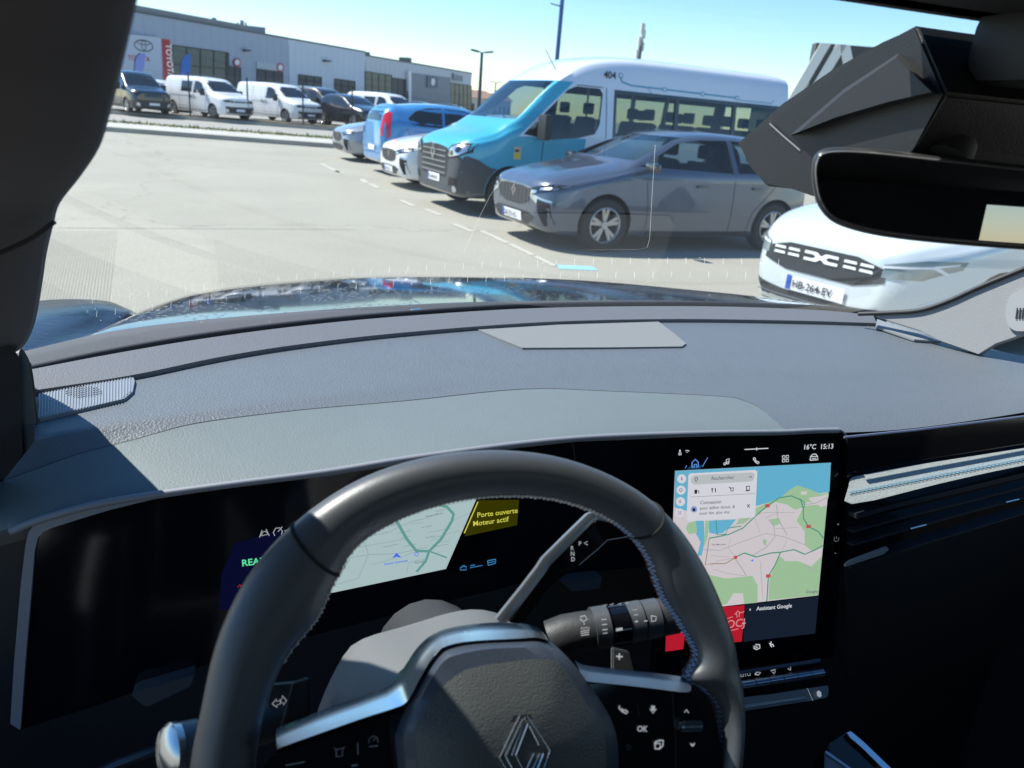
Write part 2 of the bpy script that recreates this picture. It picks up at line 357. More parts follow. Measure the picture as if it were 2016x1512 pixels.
M_plate = mat('number_plate_white', (.75, .76, .78), .5); M_pblue = mat('plate_blue', (.02, .08, .4), .5); M_ink = mat('black_ink', (.01, .01, .01), .6); M_white = mat('white_ink', (.8, .8, .8), .5)
M_seat = mat('seat_cloth', (.03, .035, .045), .9); M_lampin = mat('lamp_reflector', (.55, .58, .62), .25, metal=.8)
def paint(name, c, metal=.35, rough=.3): return mat('paint_'+name, c, rough, metal=metal, coat=1.0)
def wheel(root, x, y, r, w=.2, det=True, spokes=5, rim=M_rim):
    s = 1 if y > 0 else -1; c = (x, y, r); bm = PB()
    lathe(bm, [(r*.66, -w*.9), (r*.92, -w), (r*.99, -w*.85), (r, -w*.5), (r, -w*.2), (r*.985, -.02), (r*.93, 0), (r*.68, -.004), (r*.655, -.02), (r*.655, -w*.9)], c, 36, s)
    t = obj('wheel', bm, M_tyre, root, 40)
    bm = PB(); lathe(bm, [(0.001, -.10), (r*.5, -.10), (r*.64, -.06), (r*.655, -.012), (r*.62, -.012), (r*.6, -.05), (r*.5, -.075), (.001, -.075)], c, 32, s)
    obj('wheel_barrel', bm, M_dark if det else rim, t, 40)
    if det:
        bm = PB(); lathe(bm, [(r*.66, -.012), (r*.665, -.002), (r*.63, .002), (r*.60, -.01), (r*.60, -.04)], c, 36, s)
        for k in range(spokes):
            for dd in (-.17, .17):
                a = 2*pi*k/spokes+.3+dd; b_ = 2*pi*k/spokes+.3+dd*.35
                p0 = V((x+cos(a)*r*.62, y-s*.012, r+sin(a)*r*.62)); p1 = V((x+cos(b_)*r*.12, y-s*.02, r+sin(b_)*r*.12))
                t_ = (p1-p0).normalized(); q = V((0, s, 0)).cross(t_)*r*.055
                add_prism(bm, [p0-q*1.2, p0+q*1.2, p1+q, p1-q], V((0, -s*.03, 0)))
        lathe(bm, [(.001, -.006), (r*.14, -.008), (r*.16, -.02), (r*.16, -.06)], c, 20, s)
        obj('rim', bm, rim, t, 40)
def to_bm(o):
    dg = bpy.context.evaluated_depsgraph_get(); me = bpy.data.meshes.new_from_object(o.evaluated_get(dg), preserve_all_data_layers=True, depsgraph=dg); return me
def boolean(o, cutters, mode='DIFFERENCE'):
    for c in cutters:
        md = o.modifiers.new('b', 'BOOLEAN'); md.operation = mode; md.solver = 'EXACT'; md.object = c; md.material_mode = 'TRANSFER'
    me = to_bm(o); o.modifiers.clear(); old = o.data; o.data = me
    for c in cutters: bpy.data.objects.remove(c)
def cut_obj(bm, m=M_dark):
    return obj('cutter', bm, m)
def side_prism(poly, hw=2.0):
    bm = PB(); add_prism(bm, [V((a, hw, b)) for a, b in poly], V((0, -2*hw, 0))); return bm
def one_side(poly, s):
    bm = PB(); add_prism(bm, [V((a, s*2.0, b)) for a, b in poly], V((0, -s*1.9, 0))); return bm
def front_prism(poly, x0, x1):
    bm = PB(); add_prism(bm, [V((x0, a, b)) for a, b in poly], V((x1-x0, 0, 0))); return bm
def car(label, cat, name, ST, pm, wb, r, tw, group=None, side_wins=(), screen_w=None, rear_w=None, screen_x=(.2, -1.4), see=True, k=5, floor=.45, rear_x=(-4, -2.4), det=True, arch=1.13, wins_right=True, bodymats=None):
    root = empty(name, label, cat, group)
    bm = loft(ST, k); bvh = BVHTree.FromBMesh(bm)
    body = obj('body', bm, pm, root, None)
    cuts = []
    if see:
        inner = loft([s for s in ST], k, .045)
        bmesh.ops.bisect_plane(inner, geom=inner.verts[:]+inner.edges[:]+inner.faces[:], plane_co=(0, 0, floor), plane_no=(0, 0, 1), clear_inner=True)
        xf = screen_x[0]-.15
        bmesh.ops.bisect_plane(inner, geom=inner.verts[:]+inner.edges[:]+inner.faces[:], plane_co=(xf, 0, 0), plane_no=(1, 0, 0), clear_outer=True)
        bmesh.ops.holes_fill(inner, edges=[e for e in inner.edges if e.is_boundary], sides=0)
        bmesh.ops.recalc_face_normals(inner, faces=inner.faces)
        cuts.append(cut_obj(inner, mat('cabin_lining', (.05, .05, .055), .9)))
        for p in side_wins: cuts.append(cut_obj(side_prism(p), M_blackp))
        if screen_w: cuts.append(cut_obj(front_prism(screen_w, screen_x[0], screen_x[1]), M_blackp))
        if rear_w: cuts.append(cut_obj(front_prism(rear_w, rear_x[0], rear_x[1]), M_blackp))
    for ax_ in (0, -wb):
        for s in (1, -1):
            bm = PB(); n = 28; add_prism(bm, [V((ax_+r*arch*cos(2*pi*i/n), s*1.6, r+.01+r*arch*sin(2*pi*i/n))) for i in range(n)], V((0, -s*(1.6-tw+.27), 0))); cuts.append(cut_obj(bm))
    boolean(body, cuts)
    for p in body.data.polygons: p.use_smooth = True
    body.data.set_sharp_from_angle(angle=radians(32))
    G = M_glass if see else M_bglass
    if screen_w: obj('windscreen', decal(bvh, 'front', screen_w, -.008 if see else .004, .12), G, root, 60)
    if rear_w: obj('rear_window', decal(bvh, 'back', rear_w, -.008 if see else .004, .12), G, root, 60)
    for p in side_wins:
        for s_ in ('left', 'right'): obj('side_window', decal(bvh, s_, p, -.008 if see else .004, .2), (M_busg if cat == 'minibus' else G), root, 60)
    for ax_ in (0, -wb):
        for s in (1, -1): wheel(root, ax_, s*tw, r, det=det)
    return root, bvh, body
def mirror(root, x, y, z, m, sc=1.0, tall=False):
    for s in (1, -1):
        h = .11*sc*(2.6 if tall else 1)
        b = box((x, s*(y+.11*sc), z), (.09*sc, .2*sc, h), None, .025*sc); add_tube(b, [(x, s*y, z-h*.3), (x, s*(y+.06), z-h*.2)], .02*sc, 8)
        obj('wing_mirror', b, m, root, 50)
def seats(root, xs, ys, z=.5, h=.62, wd=.44, m=M_seat):
    for x in xs:
        for y in ys:
            b = box((x, y, z), (.5, wd, .16), None, .04); add_box(b, V((x-.27, y, z+h*.5)), (.13, wd, h), Matrix.Rotation(radians(-12), 3, 'Y'), .04); add_box(b, V((x-.37, y, z+h+.12)), (.08, .24, .17), None, .03)
            obj('seat', b, m, root, 40)
def place(root, p, front_az, z=0):
    """p = ground point of the near (left) front wheel's outer edge"""
    a = radians(front_az); f = V((sin(a), cos(a), 0)); l = V((-f.y, f.x, 0)); root.location = V((p[0], p[1], z)); root.rotation_euler = (0, 0, atan2(f.y, f.x)); return f, l
def fplate(root, bvh, y0, z, name='number_plate', side='front', wd=.26, txt='GB-731-KL'):
    b = decal(bvh, side, [(y0-wd, z-.055), (y0+wd, z-.055), (y0+wd, z+.055), (y0-wd, z+.055)], .02, .3)
    p = obj(name, b, M_plate, root); s = 1 if side == 'front' else -1
    b = decal(bvh, side, [(y0-s*wd, z-.055), (y0-s*(wd-.045), z-.055), (y0-s*(wd-.045), z+.055), (y0-s*wd, z+.055)], .024, .3); obj('plate_band', b, M_pblue, p)
    xs = [v.co.x for v in p.data.vertices]; x = (max(xs) if side == 'front' else min(xs))+s*.004
    return p, x
def rhombus_logo(bm, o, ux, uy, h):
    """open diamond of two interlocked bars"""
    for sg in (1, -1):
        for k0, k1 in ((1.0, .80), (.62, .44)):
            P = []
            for kk in (k0, k1): P.append([V(o)+V(ux)*(sg*a*kk*h*.38)+V(uy)*(sg*b*kk*h*.5) for a, b in ((-.35, -.65), (0, -1), (1, 0), (.12, .88))] )
            add_grid(bm, P)
ROWAZ = 262.0
fa = radians(ROWAZ); FW = V((sin(fa), cos(fa), 0)); LF = V((-FW.y, FW.x, 0))
def put(root, contact, tw, az=ROWAZ, z=0):
    a = radians(az); f = V((sin(a), cos(a), 0)); l = V((-f.y, f.x, 0)); c = V((contact[0], contact[1], 0))-l*tw
    root.location = (c.x, c.y, z); root.rotation_euler = (0, 0, atan2(f.y, f.x))
H_WIN1 = [(-.42, 1.0), (-.54, 1.03), (-1.02, 1.27), (-1.32, 1.33), (-1.80, 1.35), (-1.83, .97)]
H_WIN2 = [(-1.90, .975), (-1.87, 1.352), (-2.2, 1.335), (-2.5, 1.26), (-2.70, 1.12), (-2.62, 1.01), (-2.4, .985)]
H_SCR = [(-.70, 1.06), (.70, 1.06), (.56, 1.35), (-.56, 1.35)]
H_REAR = [(-.55, 1.04), (.55, 1.04), (.5, 1.30), (-.5, 1.30)]
def hatch_front(root, bvh, chrome=True, plate=True, txt='GB-731-KL'):
    b = decal(bvh, 'front', [(-.44, .66), (-.40, .52), (-.2, .465), (.2, .465), (.40, .52), (.44, .66), (.2, .685), (-.2, .685)], .006); g = obj('grille', b, M_blackp, root, 60)
    b = PB()
    for i in range(9): 
        for z in (.49, .515, .54, .565, .59, .615, .64, .665):
            y = -.40+i*.1; decal(bvh, 'front', [(y-.03, z), (y+.03, z), (y+.03, z+.007), (y-.03, z+.007)], .012, .2, b)
    obj('grille_mesh', b, mat('grille_chips', (.10, .10, .11), .3), g)
    b = PB(); x = bvh.ray_cast(V((8, 0, .62)), V((-1, 0, 0)))[0].x+.012; rhombus_logo(b, V((x, 0, .615)), V((0, -1, 0)), V((0, 0, 1)), .15); obj('emblem', b, M_chrome, root)
    b = decal(bvh, 'front', [(-.56, .36), (-.40, .25), (.40, .25), (.56, .36), (.40, .40), (-.40, .40)], .006); obj('lower_grille', b, M_blackp, root, 60)
    for s in (1, -1):
        b = decal(bvh, 'front', [(s*y, z) for y, z in [(.60, .56), (.76, .53), (.775, .30), (.69, .27), (.62, .42)]], .006); obj('side_intake', b, M_dark, root, 60)
        b = decal(bvh, 'front', [(s*y, z) for y, z in [(.60, .575), (.77, .545), (.77, .565), (.60, .60)]], .012); obj('light_strip', b, M_lampin, root, 60)
        b = decal(bvh, 'front', [(s*y, z) for y, z in [(.43, .60), (.70, .66), (.80, .70), (.815, .755), (.68, .745), (.44, .68)]], .006, .04); h = obj('headlight', b, M_bglass, root, 60)
        b = decal(bvh, 'front', [(s*y, z) for y, z in [(.44, .612), (.56, .635), (.56, .665), (.46, .66)]], .010, .04); decal(bvh, 'front', [(s*y, z) for y, z in [(.60, .67), (.72, .69), (.72, .715), (.60, .70)]], .010, .04, b); obj('lamp_unit', b, M_lampin, h, 60)
        b = decal(bvh, 'front', [(s*y, z) for y, z in [(.44, .58), (.60, .52), (.60, .60), (.44, .62)]], .008); 
        if chrome: obj('bumper_blade', b, root['_p'] if '_p' in root else M_lampin, root, 60)
        else: b.free()
    if plate:
        p, x = fplate(root, bvh, 0, .33, txt=txt); b = PB(); add_text(b, txt, (x+.004, -.20, .30), (0, 1, 0), (0, 0, 1), .08, .012); o = obj('plate_text', b, M_ink, p)
def hatch_side(root, bvh, trim=True):
    for s_ in ('left', 'right'):
        s = 1 if s_ == 'left' else -1
        for x0, x1 in ((-1.45, -1.25), (-2.33, -2.13)): obj('door_handle', box(V(((x0+x1)/2, s*.885, .80)), (.17, .02, .028), None, .008), mat('handle_grey', (.05, .055, .06), .4, coat=1), root, 40)
        b = PB()
        for ln in ([(-.50, .95), (-.56, .6), (-.58, .28)], [(-1.855, .96), (-1.86, .6), (-1.86, .26)], [(-.58, .25), (-1.86, .23), (-2.15, .25)], [(-2.62, 1.0), (-2.5, .8), (-2.2, .5), (-2.16, .26)]):
            for (a0, b0), (a1, b1) in zip(ln, ln[1:]):
                d = V((a1-a0, b1-b0)).normalized(); q = (-d.y*.004, d.x*.004)
                decal(bvh, s_, [(a0-q[0], b0-q[1]), (a1-q[0], b1-q[1]), (a1+q[0], b1+q[1]), (a0+q[0], b0+q[1])], .002, .12, b)
        obj('door_seam', b, M_dark, root)
        b = decal(bvh, s_, [(-.58, .20), (-2.2, .20), (-2.2, .26), (-.58, .24)], .006, .2); obj('sill', b, M_blackp, root, 60)
P_grey = paint('slate_grey', (.085, .105, .145), .45, .28)
clio, bv, bod = car('slate grey metallic hatchback parked nearest beside the blue and white minibus', 'car', 'parked_car', HATCH, P_grey, 2.60, .315, .865, 'cars in the parking row', (H_WIN1, H_WIN2), H_SCR, H_REAR)
hatch_front(clio, bv); hatch_side(clio, bv); mirror(clio, -.50, .86, 1.0, mat('mirror_cap', (.02, .02, .022), .2, coat=1), 1.0)
seats(clio, (-1.35,), (.36, -.36), .52, .55); seats(clio, (-2.2,), (.34, -.34), .56, .5)
obj('steering_wheel', tube([V((-.9, .36, .88))+V((.06*cos(a), .17*sin(a), .16*cos(a))) for a in [i*pi/8 for i in range(17)]], .014, 8), M_blackp, clio, 60)
put(clio, (3.88, 8.37), .865)

# ---- minibus
def bus_paint():
    m = bpy.data.materials.new('paint_minibus_livery'); m.use_nodes = True; n = m.node_tree.nodes; l = m.node_tree.links; b = n['Principled BSDF']
    b.inputs['Roughness'].default_value = .3; b.inputs['Coat Weight'].default_value = 1; b.inputs['Coat Roughness'].default_value = .05
    tc = n.new('ShaderNodeTexCoord'); sp = n.new('ShaderNodeSeparateXYZ'); l.new(tc.outputs['Object'], sp.inputs[0])
    def M(op, a, b_): 
        q = n.new('ShaderNodeMath'); q.operation = op
        for i, v in enumerate((a, b_)):
            if isinstance(v, (int, float)): q.inputs[i].default_value = v
            else: l.new(v, q.inputs[i])
        return q.outputs[0]
    x, z = sp.outputs[0], sp.outputs[2]
    lowz = M('LESS_THAN', z, M('ADD', 1.17, M('MULTIPLY', x, -.02))); front = M('GREATER_THAN', M('ADD', x, M('MULTIPLY', z, .04)), -1.18)
    a = M('MULTIPLY', lowz, front)
    pil = M('GREATER_THAN', M('ADD', x, M('MULTIPLY', M('SUBTRACT', z, 1.2), 1.12)), -.12); pz = M('LESS_THAN', z, 1.99)
    c = M('MAXIMUM', a, M('MULTIPLY', pil, pz))
    mx = n.new('ShaderNodeMix'); mx.data_type = 'RGBA'; l.new(c, mx.inputs[0]); mx.inputs[6].default_value = (.66, .70, .78, 1); mx.inputs[7].default_value = (.04, .36, .52, 1)
    lo = M('LESS_THAN', z, .34); m3 = n.new('ShaderNodeMix'); m3.data_type = 'RGBA'; l.new(lo, m3.inputs[0]); l.new(mx.outputs[2], m3.inputs[6]); m3.inputs[7].default_value = (.055, .058, .065, 1)
    l.new(m3.outputs[2], b.inputs['Base Color']); return m
BW1 = [(-.42, 1.20), (-.32, 1.16), (-.66, 1.14), (-1.1, 1.20), (-1.42, 1.27), (-1.5, 1.5), (-1.5, 1.86), (-1.44, 1.93), (-1.12, 1.93), (-.98, 1.86), (-.6, 1.45)]
BW1 = [(-.16, 1.20), (-.66, 1.15), (-1.1, 1.20), (-1.38, 1.27), (-1.46, 1.42), (-1.5, 1.86), (-1.44, 1.93), (-1.04, 1.93), (-.90, 1.87), (-.50, 1.50)]
BWIN = [[(-1.74-i*1.18, 1.27), (-1.74-i*1.18, 1.88), (-2.86-i*1.18, 1.88), (-2.86-i*1.18, 1.27)] for i in range(3)]
B_SCR = [(-.90, 1.40), (.90, 1.40), (.80, 1.98), (-.80, 1.98)]
B_REAR = [(-.75, 1.3), (-.05, 1.3), (-.05, 1.9), (-.75, 1.9)]
bus, bb, bod = car('blue and white minibus with 404 on its roof side, tallest vehicle in the parking row', 'minibus', 'minibus', BUS, bus_paint(), 3.68, .345, 1.03, None, [BW1]+BWIN, B_SCR, B_REAR, (.25, -1.05), True, 5, .62, (-5.6, -5.0))
# black window band framing the glazing
for s_ in ('left', 'right'):
    b = PB()
    for z0, z1 in ((1.235, 1.27), (1.88, 1.935)): decal(bb, s_, [(-1.70, z0), (-5.2, z0), (-5.2, z1), (-1.70, z1)], .006, .3, b)
    for x0, x1 in ((-1.70, -1.745), (-2.85, -2.925), (-4.03, -4.105), (-5.21, -5.25)): decal(bb, s_, [(x0, 1.27), (x1, 1.27), (x1, 1.88), (x0, 1.88)], .006, .3, b)
    obj('window_band', b, M_bglass, bus, 60)
seats(bus, (-1.15,), (.52, -.25), .80, .72, .46); seats(bus, (-2.2, -3.0, -3.8, -4.6), (.68, .2, -.68), .78, .72, .43, mat('bus_seat', (.03, .06, .12), .9))
for x, y in ((-1.62, .3), (-2.6, .1), (-3.4, .0)): obj('handrail', tube([(x, y, .6), (x, y, 2.1)], .017, 8), mat('rail_yellow', (.6, .6, .55), .4), bus, 60)
obj('bulkhead', box((-1.58, -.1, 1.0), (.03, 1.5, .8)), mat('bus_panel', (.1, .11, .12), .6), bus)
# grey bumper, arches, grille
M_bump = mat('bumper_grey', (.055, .058, .065), .6, bump=.3, bscale=250)
b = decal(bb, 'front', [(-.97, .245), (.97, .245), (1.0, .5), (.99, .78), (.86, .84), (.62, .80), (.52, .66), (.4, .58), (-.4, .58), (-.52, .66), (-.62, .80), (-.86, .84), (-.99, .78), (-1.0, .5)], .012, .07)
bmp = obj('bumper', b, M_bump, bus, 50)
for s_ in ('left', 'right'):
    b = decal(bb, s_, [(.76, .245), (.80, .84), (.66, .84), (.52, .80), (.34, .70)]+[(.0+.405*cos(radians(a)), .355+.405*sin(radians(a))) for a in range(56, -14, -8)]+[(.40, .245)], .012, .1); obj('bumper_corner', b, M_bump, bus, 60)
    b = decal(bb, s_, [(-.45, .30), (-3.25, .30), (-3.25, .46), (-.45, .46)], .012, .3); obj('side_moulding', b, M_bump, bus, 60)
    b = PB()
    for ln in ([(-.50, 1.12), (-.48, .55), (-.46, .48)], [(-1.56, 1.95), (-1.58, 1.3), (-1.58, .3)], [(-1.05, 1.95), (-1.5, 1.95)]):
        for (a0, b0), (a1, b1) in zip(ln, ln[1:]):
            d = V((a1-a0, b1-b0)).normalized(); q = (-d.y*.006, d.x*.006); decal(bb, s_, [(a0-q[0], b0-q[1]), (a1-q[0], b1-q[1]), (a1+q[0], b1+q[1]), (a0+q[0], b0+q[1])], .002, .2, b)
    obj('door_seam', b, M_dark, bus)
    s = 1 if s_ == 'left' else -1
    obj('door_handle', box((-1.42, s*1.045, 1.02), (.16, .025, .045), None, .01), M_blackp, bus, 40)
    # metro-line livery drawing
    b = PB(); lv = [(-1.80, 2.13), (-1.82, 2.06), (-2.0, 2.02), (-4.1, 2.00)]
    for (a0, b0), (a1, b1) in zip(lv, lv[1:]):
        d = V((a1-a0, b1-b0)).normalized(); q = (-d.y*.012, d.x*.012); decal(bb, s_, [(a0-q[0], b0-q[1]), (a1-q[0], b1-q[1]), (a1+q[0], b1+q[1]), (a0+q[0], b0+q[1])], .004, .15, b)
    for (a0, b0), (a1, b1) in (((-2.3, 2.01), (-2.42, 1.90)), ((-4.15, 1.97), (-4.85, 1.97)), ((-4.85, 1.97), (-4.93, 2.03))):
        d = V((a1-a0, b1-b0)).normalized(); q = (-d.y*.006, d.x*.006); decal(bb, s_, [(a0-q[0], b0-q[1]), (a1-q[0], b1-q[1]), (a1+q[0], b1+q[1]), (a0+q[0], b0+q[1])], .004, .15, b)
    for cx_, cz_ in ((-1.80, 2.15), (-2.62, 2.012), (-3.38, 2.005), (-4.1, 2.0)):
        P = ell(cx_, cz_, .045, .035, 14); decal(bb, s_, P, .006, .2, b)
    lo = obj('route_drawing', b, mat('livery_blue', (.06, .30, .48), .4), bus)
    b = PB()
    for cx_, cz_ in ((-1.80, 2.15), (-2.62, 2.012), (-3.38, 2.005), (-4.1, 2.0)): decal(bb, s_, ell(cx_, cz_, .026, .019, 14), .009, .2, b)
    obj('route_stop', b, M_white, lo)
    # fleet number: flat letters, standing on the slanted roof side
    h = bb.ray_cast(V((-1.6, s*4, 2.10)), V((0, -s, 0)))[0]; h2 = bb.ray_cast(V((-1.6, s*4, 2.16)), V((0, -s, 0)))[0]
    b = PB(); add_text(b, '404', h+V((0, s*.012, -.01)) + V((s*.10, 0, 0)), (-s, 0, 0), (h2-h).normalized(), .145, .02); obj('fleet_number', b, M_ink, bus)
# yellow blind-spot notice on the wing
b = decal(bb, 'left', [(-.02, .84), (-.14, .84), (-.14, 1.02), (-.02, 1.02)], .006, .2); st = obj('blind_spot_sticker', b, mat('sticker_pale', (.55, .42, .30), .5), bus)
b = decal(bb, 'left', [(-.035, .855), (-.125, .855), (-.125, .915), (-.09, .95), (-.035, .93)], .008, .2); obj('sticker_yellow', b, mat('sticker_y', (.62, .5, .04), .5), st)
b = decal(bb, 'left', [(-.04, .945), (-.12, .955), (-.09, .985), (-.04, .98)], .009, .2); obj('sticker_van', b, M_ink, st)
b = decal(bb, 'front', [(-.50, .50), (.50, .50), (.56, .66), (.60, .84), (.52, .93), (.2, .96), (-.2, .96), (-.52, .93), (-.60, .84), (-.56, .66)], .014, .08); g = obj('grille', b, M_blackp, bus, 60)
b = PB()
for z in (.55, .63, .71, .79, .87): decal(bb, 'front', [(-.50, z), (.50, z), (.52, z+.022), (-.52, z+.022)], .03, .1, b)
obj('grille_bar', b, mat('grille_chrome', (.32, .34, .36), .25, metal=.8), g, 60)
b = PB(); x = bb.ray_cast(V((8, 0, .8)), V((-1, 0, 0)))[0].x+.045; rhombus_logo(b, V((x, 0, .84)), V((0, -1, 0)), V((0, 0, 1)), .26); obj('emblem', b, M_chrome, bus)
for s in (1, -1):
    b = decal(bb, 'front', [(s*y, z) for y, z in [(.56, .80), (.72, .795), (.90, .83), (.985, .90), (.975, 1.03), (.80, 1.02), (.62, .955)]], .016, .05); h = obj('headlight', b, M_dark, bus, 60)
    b = decal(bb, 'front', [(s*y, z) for y, z in [(.60, .815), (.70, .81), (.90, .85), (.96, .91), (.95, 1.0), (.80, .99), (.66, .94)]], .022, .05); obj('lamp_unit', b, M_lampin, h, 60)
    b = decal(bb, 'front', ell(s*.86, .93, .045, .045, 14), .03, .05); decal(bb, 'front', ell(s*.72, .87, .04, .035, 14), .03, .05, b); obj('lamp_lens', b, M_bglass, h, 60)
    b = decal(bb, 'front', [(s*y, z) for y, z in [(.62, .40), (.86, .42), (.88, .52), (.64, .52)]], .016, .08); obj('bumper_recess', b, M_dark, bus, 60)
    b = decal(bb, 'front', ell(s*.80, .36, .05, .05, 14), .02, .06); obj('fog_lamp', b, M_lampin, bus, 60)
p, x = fplate(bus, bb, 0, .47, txt='FG-404-NX'); b = PB(); add_text(b, 'FG-404-NX', (x+.004, -.21, .44), (0, 1, 0), (0, 0, 1), .08, .012); obj('plate_text', b, M_ink, p)
mirror(bus, -.42, 1.04, 1.32, M_blackp, 1.25, True)
bm = PB(); lathe(bm, [(.001, .09), (.2, .085), (.27, .06), (.29, 0)], (0, 0, 0), 20); bmesh.ops.rotate(bm, verts=bm.verts, matrix=Matrix.Rotation(pi/2, 3, 'X')); bmesh.ops.translate(bm, verts=bm.verts, vec=(-4.1, .3, 2.365)); obj('roof_vent', bm, mat('roof_vent_white', (.7, .7, .7), .5), bus, 50)
obj('antenna', tube([(-1.0, .35, 2.12), (-.75, .38, 2.42)], .006, 6), M_blackp, bus)
b = PB()
for s in (1, -1): add_tube(b, [(-.02, s*.7, 1.36), (-.2, s*.1, 1.52)], .012, 6)
obj('wiper', b, M_blackp, bus)
put(bus, (3.58, 11.22), 1.03)

# ---- others in the row behind the bus
P_white = paint('white', (.72, .73, .74), 0, .3)
c2, bv, _ = car('white hatchback parked just beyond the minibus, only its nose showing', 'car', 'parked_car', HATCH, P_white, 2.6, .315, .865, 'cars in the parking row', (H_WIN1, H_WIN2), H_SCR, H_REAR, see=False)
hatch_front(c2, bv, False); hatch_side(c2, bv); mirror(c2, -.62, .86, 1.0, P_white); put(c2, (3.30, 14.35), .865)
P_blue = paint('sky_blue', (.05, .23, .50), .2, .3)
BL = [(x*.95, zb, hb*.98, zm*1.05, hm*.97, zl*1.08, hl*.97, ze*1.08, he*1.0, zt*1.07) for x, zb, hb, zm, hm, zl, hl, ze, he, zt in HATCH]
BL[-3:] = [(-2.85, .2, .78, .55, .83, 1.1, .78, 1.38, .60, 1.47), (-3.05, .25, .76, .58, .80, 1.02, .74, 1.26, .58, 1.33), (-3.15, .32, .66, .58, .72, .95, .66, 1.05, .5, 1.08)]
bw = lambda w_: [(a*.95, b*1.08) for a, b in w_]
c3, bv, _ = car('bright blue small car parked tail out with tall red rear lamps', 'car', 'parked_car', BL, P_blue, 2.45, .30, .84, 'cars in the parking row', (bw(H_WIN1), bw(H_WIN2)), [(a, b*1.08) for a, b in H_SCR], [(-.55, 1.12), (.55, 1.12), (.5, 1.40), (-.5, 1.40)], see=False)
for s in (1, -1):
    b = decal(bv, 'back', [(s*y, z) for y, z in [(.66, .82), (.74, .82), (.70, 1.05), (.63, 1.30), (.58, 1.32), (.63, 1.05)]], .008, .05); obj('rear_lamp', b, mat('red_lens', (.55, .01, .02), .12, coat=1), c3, 60)
    b = decal(bv, 'left' if s > 0 else 'right', [(-2.96, .80), (-3.05, .78), (-3.06, 1.1), (-3.0, 1.34), (-2.90, 1.30), (-2.95, 1.05)], .008, .05); obj('rear_lamp', b, MT['red_lens'], c3, 60)
p, x = fplate(c3, bv, 0, .55, side='back'); put(c3, (0, 0), 0)
hatch_side(c3, bv)
af = radians(ROWAZ-180); f3 = V((sin(af), cos(af), 0)); base = V((3.0, 17.1, 0))+FW*-.0
c3.rotation_euler = (0, 0, atan2(f3.y, f3.x)); cc = V((2.55, 18.0, 0)) + f3*3.05; c3.location = cc
P_silver = paint('silver', (.33, .35, .38), .6, .3)
c4, bv, _ = car('silver hatchback at the far end of the parking row', 'car', 'parked_car', HATCH, P_silver, 2.6, .315, .865, 'cars in the parking row', (H_WIN1, H_WIN2), H_SCR, H_REAR, see=False)
hatch_front(c4, bv, False, False); hatch_side(c4, bv); put(c4, (2.95, 20.7), .865)
P_black = paint('black', (.012, .013, .016), .2, .25)
c5, bv, _ = car('dark hatchback behind the tail of the slate grey car', 'car', 'parked_car', HATCH, P_black, 2.6, .315, .865, 'cars in the second row', (H_WIN1, H_WIN2), H_SCR, H_REAR, see=False)
hatch_front(c5, bv, False); put(c5, (9.9, 9.6), .865)

# ---- white hatchback close on the right
P_pearl = paint('pearl_white', (.60, .66, .68), .1, .3)
s_w = lambda w_: [(a*1.04, b*1.13) for a, b in w_]
SAN = [(x*1.02, zb, hb*1.02, zm*1.03, hm*1.02, zl*1.05, hl*1.03, ze*1.05, he*1.06, zt*1.05) for x, zb, hb, zm, hm, zl, hl, ze, he, zt in HATCH]
SAN = [(x, zb, hb*(.86 if x > .6 else .96 if x > .3 else 1), zm, hm*(.86 if x > .6 else .96 if x > .3 else 1), zl, hl*(.86 if x > .6 else .96 if x > .3 else 1), ze, he*(.9 if x > .6 else 1), zt) for x, zb, hb, zm, hm, zl, hl, ze, he, zt in SAN]
n_w = lambda w_: [(a*1.02, b*1.05) for a, b in w_]
suv, bs, _ = car('white hatchback with pale double bars across its black grille, nearest on the right', 'car', 'parked_car', SAN, P_pearl, 2.60, .32, .885, 'cars in the parking row', (n_w(H_WIN1), n_w(H_WIN2)), n_w([(0, 0)]) and [(a, b*1.05) for a, b in H_SCR], [(a, b*1.05) for a, b in H_REAR])
b = decal(bs, 'front', [(-.53, .56), (-.3, .50), (.3, .50), (.53, .56), (.53, .65), (.3, .705), (-.3, .705), (-.53, .65)], .006, .05); g = obj('grille', b, M_blackp, suv, 60)
b = PB()
for yc in (-.385, -.25, .25, .385):
    for z in (.605, .645): decal(bs, 'front', [(yc-.055, z+.004), (yc+.055, z+.004), (yc+.05, z+.024), (yc-.05, z+.024)], .012, .1, b)
obj('grille_bar', b, mat('grille_pale', (.8, .82, .82), .4), g, 60)
b = PB(); zc = .638
for s in (1, -1):
    P = [(s*.0, zc+.012), (s*.04, zc+.036), (s*.15, zc+.036), (s*.15, zc+.014), (s*.07, zc+.014), (s*.045, zc), (s*.07, zc-.014), (s*.15, zc-.014), (s*.15, zc-.036), (s*.04, zc-.036), (s*.0, zc-.012)]
    decal(bs, 'front', P, .014, .1, b)
obj('emblem', b, MT['grille_pale'], suv)
b = decal(bs, 'front', [(-.56, .30), (.56, .30), (.64, .38), (.3, .345), (-.3, .345), (-.64, .38)], .006, .06); obj('lower_grille', b, mat('front_mesh', (.03, .03, .03), .7, var=.9, vscale=60), suv, 60)
b = decal(bs, 'front', [(-.55, .22), (.55, .22), (.62, .29), (-.62, .29)], .008, .1); obj('skid_plate', b, M_bump, suv, 60)
